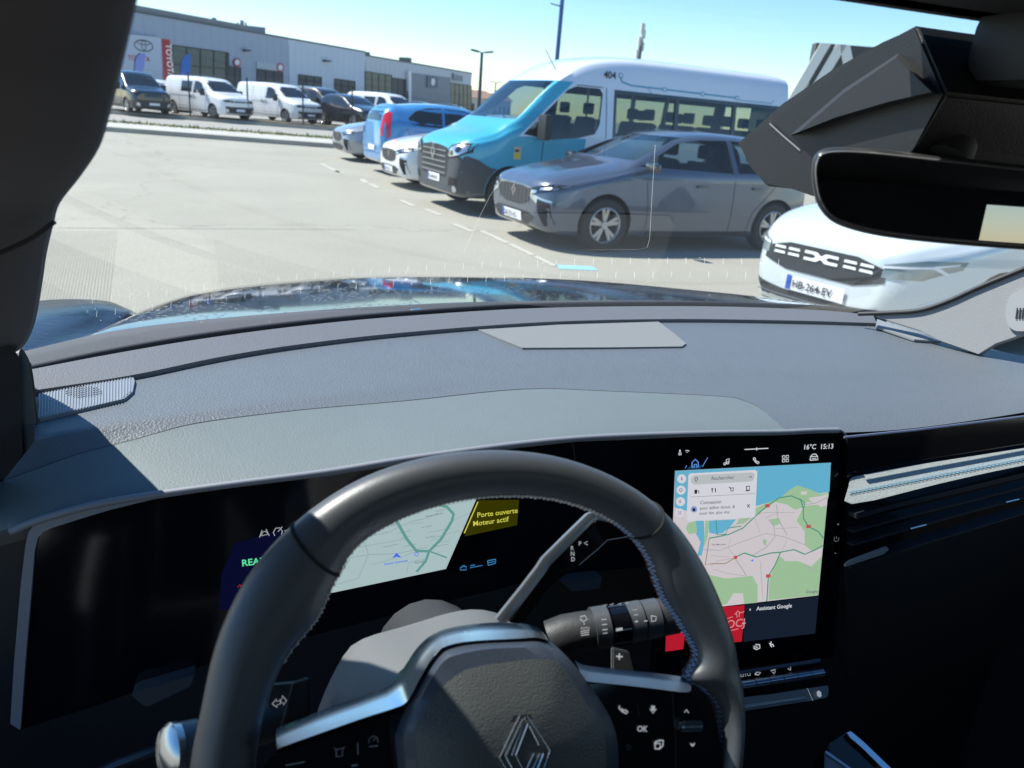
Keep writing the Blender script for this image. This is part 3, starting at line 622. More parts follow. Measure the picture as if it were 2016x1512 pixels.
for s in (1, -1):
    b = decal(bs, 'front', [(s*y, z) for y, z in [(.50, .60), (.70, .61), (.82, .70), (.83, .755), (.70, .745), (.50, .69)]], .008, .04); h = obj('headlight', b, mat('lamp_grey', (.20, .25, .25), .15, coat=1), suv, 60)
    b = decal(bs, 'front', [(s*y, z) for y, z in [(.50, .665), (.74, .695), (.74, .71), (.50, .68)]], .014, .05); decal(bs, 'front', [(s*y, z) for y, z in [(.73, .695), (.78, .655), (.79, .665), (.745, .71)]], .014, .05, b); decal(bs, 'front', [(s*y, z) for y, z in [(.73, .70), (.81, .727), (.81, .74), (.73, .713)]], .014, .05, b)
    obj('light_strip', b, mat('drl_white', (.8, .82, .84), .3), h, 60)
p, x = fplate(suv, bs, 0, .41, txt='HB-264-EV'); b = PB(); add_text(b, 'HB-264-EV', (x+.004, -.20, .38), (0, 1, 0), (0, 0, 1), .08, .012); obj('plate_text', b, M_ink, p)
hatch_side(suv, bs); mirror(suv, -.64, .88, 1.06, P_pearl); seats(suv, (-1.4,), (.36, -.36), .55, .58)
aS = radians(257); fS = V((sin(aS), cos(aS), 0)); suv.location = V((3.92, 4.70, 0)) - fS*.86; suv.rotation_euler = (0, 0, atan2(fS.y, fS.x))

# ---- dealer vans across the road (parked nose right, towards us)
V_W1 = [(-.45, 1.12), (-.62, 1.20), (-.95, 1.58), (-1.2, 1.66), (-1.48, 1.66), (-1.52, 1.12)]
V_W2 = [(-1.66, 1.14), (-1.66, 1.64), (-2.55, 1.64), (-2.55, 1.14)]
V_W3 = [(-2.68, 1.14), (-2.68, 1.64), (-3.75, 1.62), (-3.75, 1.14)]
V_SCR = [(-.82, 1.24), (.82, 1.24), (.68, 1.72), (-.68, 1.72)]
def van(label, pm, px, Y, az, wins, grp='vans on the dealer forecourt', lower=None):
    r, bv, _ = car(label, 'van', 'parked_van', VAN, pm, 3.27, .33, .94, grp, wins, V_SCR, [(-.7, 1.15), (.7, 1.15), (.64, 1.62), (-.64, 1.62)], see=False, k=4)
    b = decal(bv, 'front', [(-.76, .30), (.76, .30), (.80, .62), (.5, .60), (-.5, .60), (-.80, .62)], .01, .1); g = obj('grille', b, M_blackp, r, 60)
    b = decal(bv, 'front', [(-.30, .80), (.30, .80), (.32, .86), (-.32, .86)], .01, .1); obj('grille_bar', b, M_blackp, r, 60)
    for s in (1, -1):
        b = decal(bv, 'front', [(s*y, z) for y, z in [(.36, .79), (.80, .80), (.85, .90), (.60, .90), (.36, .87)]], .01, .06); obj('headlight', b, M_bglass, r, 60)
        b = decal(bv, 'front', [(s*y, z) for y, z in [(.62, .34), (.78, .36), (.78, .5), (.66, .5)]], .016, .06); obj('fog_lamp', b, M_lampin, r, 60)
    p, x = fplate(r, bv, 0, .45)
    for s_ in ('left', 'right'):
        b = PB()
        for ln in ([(-.5, 1.08), (-.55, .3)], [(-1.58, 1.7), (-1.58, .3)], [(-2.62, 1.7), (-2.62, .3)], [(-1.6, .95), (-3.7, .95)]):
            (a0, b0), (a1, b1) = ln; d = V((a1-a0, b1-b0)).normalized(); q = (-d.y*.008, d.x*.008); decal(bv, s_, [(a0-q[0], b0-q[1]), (a1-q[0], b1-q[1]), (a1+q[0], b1+q[1]), (a0+q[0], b0+q[1])], .003, .3, b)
        obj('door_seam', b, M_dark, r)
        s = 1 if s_ == 'left' else -1
        b = box((-1.48, s*.965, .98), (.16, .02, .04)); obj('door_handle', b, M_blackp, r); obj('door_handle', box((-1.75, s*.965, .98), (.16, .02, .04)), M_blackp, r)
        b = decal(bv, s_, [(-.4, .24), (-2.9, .24), (-2.9, .36), (-.4, .36)], .008, .3); obj('side_moulding', b, M_blackp, r, 60)
    mirror(r, -.55, .95, 1.18, M_blackp, 1.15, True)
    c = atY(px[0], px[1], Y); a = radians(az); r.location = (c.x, c.y, .16); f = V((sin(a), cos(a), 0)); r.rotation_euler = (0, 0, atan2(f.y, f.x))
    return r
P_navy = paint('dark_navy', (.015, .018, .026), .3, .25); P_brown = paint('graphite_brown', (.07, .065, .06), .4, .3); P_vw = paint('van_white', (.74, .75, .76), 0, .35)
van('near black van half hidden by the dark pillar, leftmost on the dealer forecourt', P_navy, (290, 222), 42.5, 152, (V_W1, V_W2, V_W3))
van('white van with a window behind its front door, right of the near black van', P_vw, (452, 236), 42.5, 143, (V_W1, V_W2))
van('white panel van with only front door glass, in front of the plain grey hall wall', P_vw, (590, 240), 43.5, 143, (V_W1,))
van('dark graphite van with side glass to the rear, right of the white panel van', P_brown, (668, 246), 45, 143, (V_W1, V_W2, V_W3))
van('white van partly hidden behind the bright blue small car', P_vw, (800, 250), 46, 143, (V_W1, V_W2))
def farcar(label, pm, px, Y, az, cat='car', grp='cars on the dealer forecourt', ST=SUV):
    r, bv, _ = car(label, cat, 'parked_car', ST, pm, 2.66, .34, .9, grp, (s_w(H_WIN1), s_w(H_WIN2)), [(a, b*1.13) for a, b in H_SCR], [(a, b*1.13) for a, b in H_REAR], see=False, k=3)
    hatch_front(r, bv, False, False)
    c = atY(px[0], px[1], Y); a = radians(az); r.location = (c.x, c.y, .16); f = V((sin(a), cos(a), 0)); r.rotation_euler = (0, 0, atan2(f.y, f.x)); return r
farcar('black car in front of the dark graphite van', P_black, (722, 252), 42.5, 150)
farcar('white car seen between the near black van and the first white van', P_white, (345, 215), 49, 150)
farcar('dark car behind the roof of the bright blue small car', P_black, (872, 238), 56, 120)
farcar('black car beside the minibus windscreen, far across the forecourt', P_navy, (930, 240), 58, 120)

# ================================================================== BUILDINGS
FE = V((sin(radians(43)), cos(radians(43)), 0)); FN = V((FE.y, -FE.x, 0)); FP = PL((-9.8, 83.4, 4), FN)
def fz(x, y): return FP.p(x, y)
def fat(x, z):
    """facade point under pixel column x at height z"""
    a = FP.p(x, 60+.08*x); q = 0
    for it in range(6):
        # keep the column x: solve along vertical image line
        y0, y1 = -400, 900
        for k in range(30):
            ym = (y0+y1)/2
            if FP.p(x, ym).z > z: y0 = ym
            else: y1 = ym
        return FP.p(x, ym)
M_cladA = mat('cladding_slate_blue', (.34, .39, .47), .55, var=.04, vscale=.6); M_cladB = mat('cladding_light_blue', (.52, .58, .66), .55, var=.04, vscale=.6); M_cladC = mat('cladding_pale', (.50, .53, .57), .55)
M_parapet = mat('parapet_grey', (.10, .11, .12), .5); M_winb = mat('shopfront_glass', (.07, .10, .11), .15, spec=.35); M_frame = mat('frame_dark', (.03, .035, .04), .5); M_door = mat('shutter_dark', (.05, .055, .065), .5)
def hall(root, name, x0, x1, z, depth, m):
    a = fat(x0, z); b = fat(x1, z); a.z = b.z = z; o = -FN*depth
    bm = PB(); add_prism(bm, [V((a.x, a.y, 0)), V((b.x, b.y, 0)), V((b.x, b.y, z)), V((a.x, a.y, z))], o)
    w_ = obj(name, bm, m, root); bm = PB(); L = (b-a).length; n = int(L/1.1)
    for i in range(1, n): # standing seams of the cladding
        p = a.lerp(b, i/n); add_prism(bm, [V((p.x, p.y, .1))+FN*.012, V((p.x, p.y, .1))+FE*.03+FN*.012, V((p.x, p.y, z-.05))+FE*.03+FN*.012, V((p.x, p.y, z-.05))+FN*.012], -FN*.02)
    obj('cladding_seam', bm, m, w_)
    bm = PB(); add_prism(bm, [V((a.x, a.y, z-.02))+FN*.06, V((b.x, b.y, z-.02))+FN*.06, V((b.x, b.y, z+.16))+FN*.06, V((a.x, a.y, z+.16))+FN*.06], -FN*(depth+.1)); obj('roof_edge', bm, M_parapet, root)
    return w_
def fpoly(px, off=.05, th=.08):
    bm = PB(); add_prism(bm, [FP.p(x, y, off) for x, y in px], -FN*th); return bm
def opening(parent, px, rows, cols, m=None, name='window'):
    """px = TL,TR,BR,BL pixel corners of the opening"""
    q = [FP.p(x, y, .05) for x, y in px]; bm = PB(); add_prism(bm, q, -FN*.06); w_ = obj(name, bm, m or M_winb, parent)
    bm = PB()
    for i in range(cols+1):
        t = i/cols; a = q[0].lerp(q[1], t); b = q[3].lerp(q[2], t); s = FE*.06; add_prism(bm, [a-s+FN*.05, a+s+FN*.05, b+s+FN*.05, b-s+FN*.05], -FN*.06)
    for j in range(rows+1):
        t = j/rows; a = q[0].lerp(q[3], t); b = q[1].lerp(q[2], t); s = V((0, 0, .05)); add_prism(bm, [a-s+FN*.045, a+s+FN*.045, b+s+FN*.045, b-s+FN*.045], -FN*.06)
    obj('window_frame', bm, M_frame, w_); return w_
def Z1(x, y): return (200+x/3.6, y/3.6)
def Z2(x, y): return (680+x/3.6, 60+y/3.6)
h1 = empty('dealership_hall', 'long slate and light blue metal clad dealership hall with roller doors behind the parked vans', 'building')
hall(h1, 'wall', 120, 567, 7.5, 30, M_cladA); hall(h1, 'wall', 568, 719, 7.5, 29, M_cladB)
bm = PB(); a = fat(150, 8.6); b = fat(489, 8.6)
add_prism(bm, [V((a.x, a.y, 7.7))-FN*.3, V((b.x, b.y, 7.7))-FN*.3, V((b.x, b.y, 8.15))-FN*.3, V((a.x, a.y, 8.15))-FN*.3], -FN*14); obj('upper_roof', bm, mat('upper_roof_grey', (.22, .23, .24), .5), h1)
opening(h1, [Z1(*p) for p in ((500, 320), (885, 372), (885, 600), (500, 590))], 2, 4)
obj('pier', fpoly([Z1(*p) for p in ((880, 370), (905, 373), (905, 600), (880, 598))], .1, .2), M_frame, h1)
opening(h1, [Z1(*p) for p in ((905, 470), (985, 480), (985, 640), (905, 632))], 3, 2, M_door, 'garage_door')
opening(h1, [Z1(*p) for p in ((1102, 488), (1283, 512), (1283, 680), (1102, 660))], 4, 3, M_door, 'garage_door')
opening(h1, [Z1(*p) for p in ((1396, 528), (1558, 548), (1558, 690), (1396, 680))], 4, 3, M_door, 'garage_door')
opening(h1, [Z1(*p) for p in ((1652, 558), (1796, 577), (1796, 720), (1652, 710))], 4, 3, M_door, 'garage_door')
obj('fascia_board', fpoly([Z1(*p) for p in ((1100, 436), (1285, 462), (1285, 508), (1100, 484))], .12, .1), mat('board_pale', (.42, .45, .5), .5), h1)
M_round = mat('sign_white', (.75, .75, .75), .5); M_red = mat('sign_red', (.36, .03, .035), .45)
for cx_, cy_ in ((962, 442), (1268, 478)):
    s_ = obj('door_number_sign', fpoly([Z1(cx_+26*cos(a), cy_+30*sin(a)) for a in [i*pi/8 for i in range(16)]], .16, .05), M_red, h1)
    obj('sign_disc', fpoly([Z1(cx_+17*cos(a), cy_+20*sin(a)) for a in [i*pi/8 for i in range(16)]], .18, .02), M_round, s_)
for cx_, cy_ in ((1040, 357), (1608, 432)): obj('wall_lamp', fpoly([Z1(cx_-20, cy_-7), Z1(cx_+20, cy_-4), Z1(cx_+20, cy_+8), Z1(cx_-20, cy_+6)], .5, .4), M_frame, h1)
# sign panel
sp = obj('sign_panel', fpoly([(222, 64), (316, 74), (320, 160), (222, 160)], .4, .3), mat('sign_panel_pale', (.50, .54, .62), .45), h1)
bm = PB(); o, ux, uy, k = pframe(FP, 283, 90, .1, .42)
def ring(bm, cx_, cy_, rx, ry, t, n=28):
    R1 = [o+ux*((cx_+rx*cos(2*pi*i/n))*k)+uy*((cy_+ry*sin(2*pi*i/n))*k) for i in range(n+1)]; R2 = [o+ux*((cx_+(rx-t)*cos(2*pi*i/n))*k)+uy*((cy_+(ry-t)*sin(2*pi*i/n))*k) for i in range(n+1)]; add_grid(bm, [R1, R2])
ring(bm, 0, 0, 19, 9.5, 2.2); ring(bm, 0, 4.6, 14, 3.9, 1.7); ring(bm, 0, .5, 5, 8, 1.7)
obj('emblem', bm, mat('emblem_dark_silver', (.10, .12, .16), .3, metal=.5), sp)
bm = PB(); ptext(bm, FP, 'TOYOTA', 252, 117, 7.5, .1, .42, .02); obj('sign_text', bm, mat('sign_text_red', (.45, .05, .06), .5), sp)
h2 = empty('showroom', 'low pale showroom with glazed corner and a small square emblem, right of the long hall', 'building')
hall(h2, 'wall', 720, 929, 7.1, 22, M_cladC)
opening(h2, [Z2(*p) for p in ((140, 290), (328, 318), (328, 500), (140, 490))], 4, 4)
opening(h2, [Z2(*p) for p in ((332, 335), (452, 352), (452, 520), (332, 510))], 2, 3, M_door, 'entrance')
obj('pier', fpoly([Z2(*p) for p in ((450, 288), (468, 290), (468, 540), (450, 540))], .5, .4), M_round, h2)
obj('display_wall', fpoly([Z2(*p) for p in ((470, 300), (745, 335), (745, 560), (470, 560))], .1, .1), mat('display_grey', (.20, .22, .26), .5), h2)
e_ = obj('emblem_panel', fpoly([Z2(*p) for p in ((582, 322), (658, 332), (655, 412), (580, 402))], .25, .12), mat('emblem_panel_navy', (.06, .10, .16), .4), h2)
obj('emblem', fpoly([Z2(*p) for p in ((612, 340), (632, 342), (636, 362), (630, 385), (618, 392), (608, 375))], .3, .04), M_round, e_)
obj('sign_panel', fpoly([Z2(*p) for p in ((765, 300), (785, 318), (832, 325), (832, 362), (765, 352))], .25, .12), mat('display_grey', (.2, .22, .26)), h2)
opening(h2, [Z2(*p) for p in ((745, 372), (893, 392), (893, 600), (745, 590))], 3, 5)
for cx_, w0, h0 in ((455, 14, 34), (160, 16, 30)): obj('roof_unit', fpoly([Z2(cx_-w0, 225 if cx_ > 300 else 180), Z2(cx_+w0, 228 if cx_ > 300 else 184), Z2(cx_+w0, 228-h0 if cx_ > 300 else 184-h0), Z2(cx_-w0, 225-h0 if cx_ > 300 else 180-h0)], -2, 1.5), M_parapet, h2)
# rooftop aerials
bm = PB(); rnd = random.Random(5)
for i, (x, h) in enumerate([(797, 60), (850, 25), (870, 34), (890, 40), (915, 36), (935, 20), (965, 50), (995, 72), (1022, 60), (1035, 22)]):
    x_, y_ = Z1(x, 185+ (x-800)*.15); p = FP.p(x_, y_, -6); p2 = FP.p(x_, y_-h/3.6, -6); add_tube(bm, [p-V((0, 0, 1.5)), p2], .12, 6); add_box(bm, p2-V((0, 0, .4)), (rnd.uniform(.2, .6), .3, rnd.uniform(.4, .9)))
p = FP.p(*Z1(930, 205), -6); add_box(bm, p, (7, 2, .9))
tag(obj('rooftop_aerials', bm, mat('aerial_grey', (.25, .27, .3), .5)), 'cluster of thin aerials and boxes on the hall roof', 'aerials')
# free standing red totem and feather flags on the forecourt
tp = PL((-4.5, 56, 2), (0, -1, 0)); bm = PB(); add_prism(bm, [tp.p(*q) for q in ((318, 76), (334, 78), (340, 172), (322, 170))], V((0, .5, 0)))
tt = obj('brand_totem', bm, M_red); tag(tt, 'tall red sign pylon with vertical white lettering beside the emblem panel', 'sign')
bm = PB(); o = tp.p(334.5, 86, .02); u_ = (tp.p(340, 160, .02)-o).normalized(); sc = (tp.p(334, 160)-tp.p(334, 86)).length; add_text(bm, 'TOYOTA', tp.p(326, 86, .02), u_, V((1, 0, 0)), sc/4.6, .02); obj('totem_text', bm, M_white, tt)
def flag(label, px, m):
    P = PL((-5, 50, 2), (0, -1, 0)); bm = PB(); add_prism(bm, [P.p(*q) for q in px], V((0, .03, 0))); t = empty('feather_flag', label, 'flag', 'feather flags')
    a = px[0]; foot = P.p(a[0], a[1]); foot.z = .16; t.location = foot
    me = obj('flag_cloth', bm, m, t); me.location = -foot
    bm = PB(); pts = [V((foot.x, foot.y+.02, .16))]+[P.p(*q)+V((0, .02, 0)) for q in px[:len(px)//2+1]]; add_tube(bm, pts, .035, 6); add_box(bm, V((foot.x, foot.y, .2)), (.7, .7, .08)); o = obj('flag_pole', bm, M_frame, t); o.location = -foot
flag('pale lilac feather flag in front of the emblem panel', [Z1(*p) for p in ((228, 520), (236, 430), (248, 395), (272, 376), (312, 378), (306, 440), (298, 510))], mat('flag_lilac', (.22, .28, .62), .8))
flag('mid blue feather flag in front of the showroom glass', [Z1(*p) for p in ((556, 540), (562, 440), (575, 405), (600, 385), (634, 378), (634, 450), (626, 530))], mat('flag_blue', (.05, .15, .45), .8))
# fence posts along forecourt
fn = empty('mesh_fence', 'thin dark wire fence with slim posts along the far side of the road', 'fence')
def fpost(x, y0, y1, Y=39.5):
    c = KO+KM*14.9; v = ray(x, y1); t = (c-EYE).dot(KM)/v.dot(KM); p = EYE+v*t; return p
F0 = None; bm = PB()
for x, y1, y0 in ((100, 225, 120), (375, 228, 150), (489, 238, 160), (597, 244, 172), (693, 255, 185), (800, 265, 190), (900, 270, 195)):
    p = fpost(x, 0, y1); b_ = box((p.x, p.y, 1.1), (.07, .07, 2.1)); obj('post', b_, M_frame, fn)
a = fpost(100, 0, 225); b = fpost(900, 0, 270); a.z = b.z = 0
for k in range(15): add_tube(bm, [a+V((0, 0, .3+k*.13)), b+V((0, 0, .3+k*.13))], .0035, 4)
d_ = (b-a); n = int(d_.length/.35)
for k in range(n): p = a+d_*(k/n); add_tube(bm, [p+V((0, 0, .2)), p+V((0, 0, 2.12))], .0025, 3)
obj('wire_mesh', bm, M_frame, fn)
# distant low houses
def house(label, x0, x1, yb, yt, Y, mw, mr):
    t = empty('house', label, 'building'); a = atY(x0, yb, Y); b = atY(x1, yb, Y); h = atY((x0+x1)/2, yt, Y).z
    bm = PB(); add_prism(bm, [V((a.x, Y, 0)), V((b.x, Y, 0)), V((b.x, Y, h*.72)), V((a.x, Y, h*.72))], V((0, 12, 0))); wl = obj('wall', bm, mw, t)
    bm = PB(); add_prism(bm, [V((a.x-.4, Y-.5, h*.72)), V((a.x-.4, Y+12.5, h*.72)), V((a.x-.4, Y+6, h))], V((b.x-a.x+.8, 0, 0))); obj('roof', bm, mr, t)
    bm = PB(); n = 5
    for i in range(n): add_box(bm, V((a.x+(b.x-a.x)*(i+.5)/n, Y-.02, h*.4)), ((b.x-a.x)*.08, .06, h*.25))
    obj('window', bm, M_frame, t)
M_tile = mat('roof_tile_brown', (.22, .13, .10), .8); M_wallp = mat('render_cream', (.55, .52, .46), .8)
house('distant cream house with brown roof right of the showroom', 915, 968, 215, 176, 150, M_wallp, M_tile)
house('distant dark roofed house close to the minibus windscreen', 962, 1005, 220, 183, 170, mat('render_grey', (.35, .36, .4), .8), M_tile)
house('far white building seen under the lamp post', 900, 935, 215, 186, 190, mat('render_white', (.6, .62, .65), .8), M_parapet)

# ---- poles
def double_lamp(label, px, ytop, Y, r, arm):
    p = atY(px, ytop, Y); t = empty('street_lamp', label, 'street lamp', 'street lamps'); t.location = (p.x, p.y, 0); h = p.z
    obj('pole', tube([(0, 0, 0), (0, 0, h)], [r*1.3, r*.8], 12), M_frame, t, 40)
    for s in (1, -1):
        bm = tube([(0, 0, h), (s*arm*.5, 0, h+.12)], .05, 8); add_box(bm, V((s*arm*.8, 0, h+.12)), (arm*.9, .5, .16), Matrix.Rotation(-s*.15, 3, 'Y'), .05); obj('lamp_head', bm, M_frame, t, 40)
double_lamp('double headed grey street lamp rising between showroom and minibus', 949, 104, 75, .16, .85)
double_lamp('tiny far street lamp just above the distant roofs', 976, 163, 160, .16, 1.0)
p = atY(1098, 95, 24); bp = empty('flag_mast', 'slim blue mast rising behind the front of the minibus roof', 'mast'); bp.location = (p.x, 24, 0)
obj('pole', tube([(0, 0, 0), (.02, 0, 9.0)], [.075, .055], 12), mat('mast_blue', (.03, .09, .25), .4), bp, 40)
obj('bracket', tube([(-.02, 0, 4.62), (-.35, 0, 4.66)], [.02, .015], 8), M_frame, bp, 40)
p = atY(1258, 100, 60); am = empty('antenna_mast', 'pale lattice telephone mast with bulky top behind the minibus roof', 'mast'); am.location = (p.x, 60, 0); h = atY(1264, 42, 60).z
obj('pole', tube([(0, 0, 0), (.1, 0, h*.85)], [.22, .15], 10), M_parapet, am, 40)
bm = PB(); add_tube(bm, [(.1, 0, h*.70), (.15, 0, h*.98)], .14, 8)
for k, (dx, dz) in enumerate(((.25, .90), (-.1, .84), (.25, .80), (.0, .95), (-.12, .74))): add_box(bm, V((dx, -.1*(k % 2), h*dz)), (.22, .2, h*.07))
obj('antenna_panel', bm, mat('panel_pale', (.55, .55, .52), .5), am, 40)
# tall brand totem at right
q = PL((18.5, 25, 5), (-.35, -.93, 0)); bt = empty('brand_totem', 'black sign tower with white diagonal stripes behind the mirror housing', 'sign'); a = q.p(1608, 84); b = q.p(1668, 80)
f_ = V((a.x, a.y, 0)); bt.location = f_; ux = V((.93, -.35, 0)); wd = 2.15; top = a.z
bm = PB(); add_prism(bm, [V((0, 0, .0)), ux*wd, ux*wd+V((0, 0, top)), V((0, 0, top))], V((.35, .93, 0))*.5); obj('tower', bm, mat('totem_black', (.05, .05, .045), .4), bt)
bm = PB(); nn = V((-.35, -.93, 0))*.06
for k in (0, 1): 
    x0 = -1.05+k*.55; o0 = V((0, 0, top-2.9)); 
    add_prism(bm, [o0+ux*(x0)+nn, o0+ux*(x0+.36)+nn, o0+ux*(x0+.36+1.18)+V((0, 0, 2.9))+nn, o0+ux*(x0+1.18)+V((0, 0, 2.9))+nn], -nn*.9)
add_prism(bm, [V((0, 0, top))+ux*1.15+nn, V((0, 0, top))+ux*.78+nn, V((0, 0, top-2.2))+ux*1.7+nn, V((0, 0, top-2.2))+ux*2.1+nn], -nn*.9)
obj('emblem', bm, mat('totem_white', (.7, .7, .66), .4), bt)

# ================================================================== THE CAR WE SIT IN
ME = empty('car', 'car seen from its driver seat, glossy black bonnet, grey dashboard and black steering wheel', 'car')
EZ = EYE.z
M_dash = mat('dash_grey', (.100, .113, .128), .5, bump=.9, bscale=380, spec=.5, var=.06, vscale=30)
M_hoodpad = mat('dash_pad_grey', (.115, .14, .145), .6, bump=.45, bscale=480, var=.05, vscale=30)
M_dstrip = mat('dash_strip', (.12, .12, .125), .5, bump=.6, bscale=500)
M_black = mat('interior_black', (.022, .022, .024), .6, bump=.2, bscale=300); M_gloss = mat('gloss_black', (.004, .004, .006), .08, spec=.5)
M_leather = mat('black_leather', (.052, .056, .062), .42, bump=.12, bscale=900, spec=.7)
M_satin = mat('satin_sky_tint', (.62, .70, .78), .2, metal=.95); M_silver = mat('satin_silver', (.45, .47, .5), .3, metal=.9)  # spoke trim metal has the sky's blue reflection put into its colour
M_bezel = mat('bezel_grey', (.20, .21, .24), .45); M_icon = mat('icon_white', (.8, .8, .8), .5, emit=(1, 1, 1), es=.12); M_liner = mat('headliner_dark', (.022, .021, .023), .9, bump=.2, bscale=500)
M_pilr = mat('pillar_trim_pale', (.23, .235, .24), .8, bump=.5, bscale=500)
def zplane(z): return PL((0, 0, EZ+z), (0, 0, 1))
FA = PL((.5, .75, EZ-.36), tilt(0, 10))
def rowz(px, z, n=60, sm=True):
    P = [zplane(z).p(x, y) for x, y in px]; 
    return resample(catmull(P, 6) if sm else P, n)
ROW_A = [(62, 727), (214, 698), (397, 667), (595, 641), (800, 622), (1071, 606), (1383, 603), (1600, 610), (1719, 620)]
ROW_B = [(70, 768), (262, 738), (436, 702), (595, 677), (800, 654), (1071, 634), (1321, 628), (1560, 631), (1726, 636)]
ROW_C = [(68, 782), (110, 772), (262, 744), (436, 709), (595, 683), (800, 659), (1071, 638), (1321, 631), (1560, 635), (1727, 640)]
ROW_CR = [(68, 868), (159, 849), (397, 813), (595, 788), (800, 766), (1071, 741), (1321, 735), (1600, 735), (1975, 735), (2200, 742)]
ROW_E = [(-90, 1075), (20, 1046), (86, 1026), (216, 993), (430, 962), (640, 935), (800, 909), (1000, 882), (1130, 869), (1240, 863), (1430, 857), (1650, 852), (1800, 843), (2016, 812), (2250, 770)]
rE = resample(catmull([FA.p(x, y, .004) for x, y in ROW_E], 6), 60)
rA = rowz(ROW_A, -.335); rB = rowz(ROW_B, -.343); rC = rowz(ROW_C, -.350); rR = rowz(ROW_CR, -.347)
rC0 = [p-V((0, 0, .02)) for p in rC]
def lerprow(a, b, t, dz=0): return [p.lerp(q, t)+V((0, 0, dz)) for p, q in zip(a, b)]
bm = PB(); add_grid(bm, [rC0, rC, lerprow(rC, rR, .15, .0005), lerprow(rC, rR, .5, .001), lerprow(rC, rR, .9, .0005), rR, lerprow(rR, rE, .06, -.0005), lerprow(rR, rE, .5, .002), lerprow(rR, rE, .9, .002), rE, [p+V((0, .05, -.03)) for p in rE]])
dash = obj('dashboard', bm, M_dash, ME, 50)
bm = PB(); add_grid(bm, [[p-V((0, -.01, .02)) for p in rA], rA, rB, [p-V((0, 0, .012)) for p in rB]]); obj('defroster_strip', bm, M_dstrip, dash, 40)
bm = PB()
for i in range(4, 60): # little ribs in the defroster slot
    p = rB[i]; q = rC[i]; add_box(bm, p.lerp(q, .5)-V((0, 0, .004)), (.0014, max(.004, (q-p).length), .006))
obj('defroster_slot', bm, M_dstrip, dash)
# instrument hood pad over the cluster
SEAM = [(-30, 965), (60, 932), (159, 897), (262, 870), (357, 843), (437, 829), (595, 810), (800, 792), (1028, 769), (1196, 773), (1414, 783), (1464, 792), (1501, 811), (1545, 852)]
Eh = [(-60, 1068), (20, 1046), (86, 1024), (216, 991), (430, 960), (640, 933), (800, 907), (1000, 880), (1130, 867), (1240, 861), (1330, 858), (1400, 856), (1470, 855), (1540, 854)]
bvd = BVHTree.FromPolygons([v.co.copy() for v in dash.data.vertices], [tuple(p.vertices) for p in dash.data.polygons])
def dproj(x, y, off=.002):
    h = bvd.ray_cast(EYE, ray(x, y))
    return (h[0] + V((0, -.2, 1)).normalized()*off) if h[0] else FA.p(x, y, off)
S1 = catmull([(a, b, 0) for a, b in SEAM], 5); S2 = catmull([(a, b, 0) for a, b in Eh], 5)
rows = []
for t in (0, .02, .06, .2, .4, .6, .8, .93, 1):
    rows.append([dproj(*(a.lerp(b, t)).xy, off=(-.003 if t == 0 else .0035)) for a, b in zip(S1, S2)])
rows.append([p+V((0, .03, -.03)) for p in rows[-1]])
bm = PB(); add_grid(bm, rows); obj('instrument_hood', bm, M_hoodpad, dash, 50)
P_ = catmull([(a, b, 0) for a, b in SEAM], 5); bm = PB(); add_tube(bm, [dproj(p.x, p.y, .0012) for p in P_], .0016, 6); obj('stitched_seam', bm, mat('seam_dark', (.03, .03, .035), .8), dash)
# pale outer lip along the bottom of the hood
lip = [FA.p(x, y-3, .012) for x, y in [(20, 1050)]+Eh[2:]+[(1600, 851), (1650, 850)]]; bm = PB(); add_tube(bm, catmull(lip, 5), .0038, 8); obj('lip', bm, M_bezel, dash, 60)
# centre speaker cover, tweeter
DP = zplane(-.3505)
bm = PB(); c = [dproj(x, y, .003) for x, y in [(941, 652), (1100, 642), (1296, 636), (1325, 658), (1350, 679), (1342, 685), (1200, 687), (1028, 688), (985, 671)]]; add_prism(bm, c, V((0, 0, -.006))); obj('speaker_cover', bm, mat('speaker_mesh', (.17, .178, .18), .85, bump=.9, bscale=900), dash)
tw = [(76, 782), (150, 768), (262, 745), (266, 755), (262, 776), (246, 790), (170, 809), (79, 830)]
bm = PB(); add_prism(bm, [dproj(x, y, .004) for x, y in tw], V((0, 0, -.006))); twe = obj('tweeter_grille', bm, mat('tweeter_blue_grey', (.16, .18, .21), .5), dash)
bm = PB()
for i in range(31):
    x = 80+i*5.9; yt = 782-(x-76)*.197; yb = 829-(x-79)*.22 if x < 240 else 792-(x-240)*.8
    a = dproj(x, yt, .0045); b = dproj(x-1.5+.012*(x-160), yb, .0045); add_tube(bm, [a, b], .0007, 5)
obj('grille_rib', bm, mat('rib_light', (.26, .29, .33), .5), twe)
bm = PB()
for i in range(15):
    for j in range(6):
        x = 132+i*4.9; y = 784-i*.9+(j-2.5)*4.2
        if ((x-166)/36)**2+((y-779)/12)**2 < 1: 
            q = dproj(x, y, .0053); add_box(bm, q, (.0011, .0016, .0006))
obj('speaker_hole', bm, M_dark, twe)
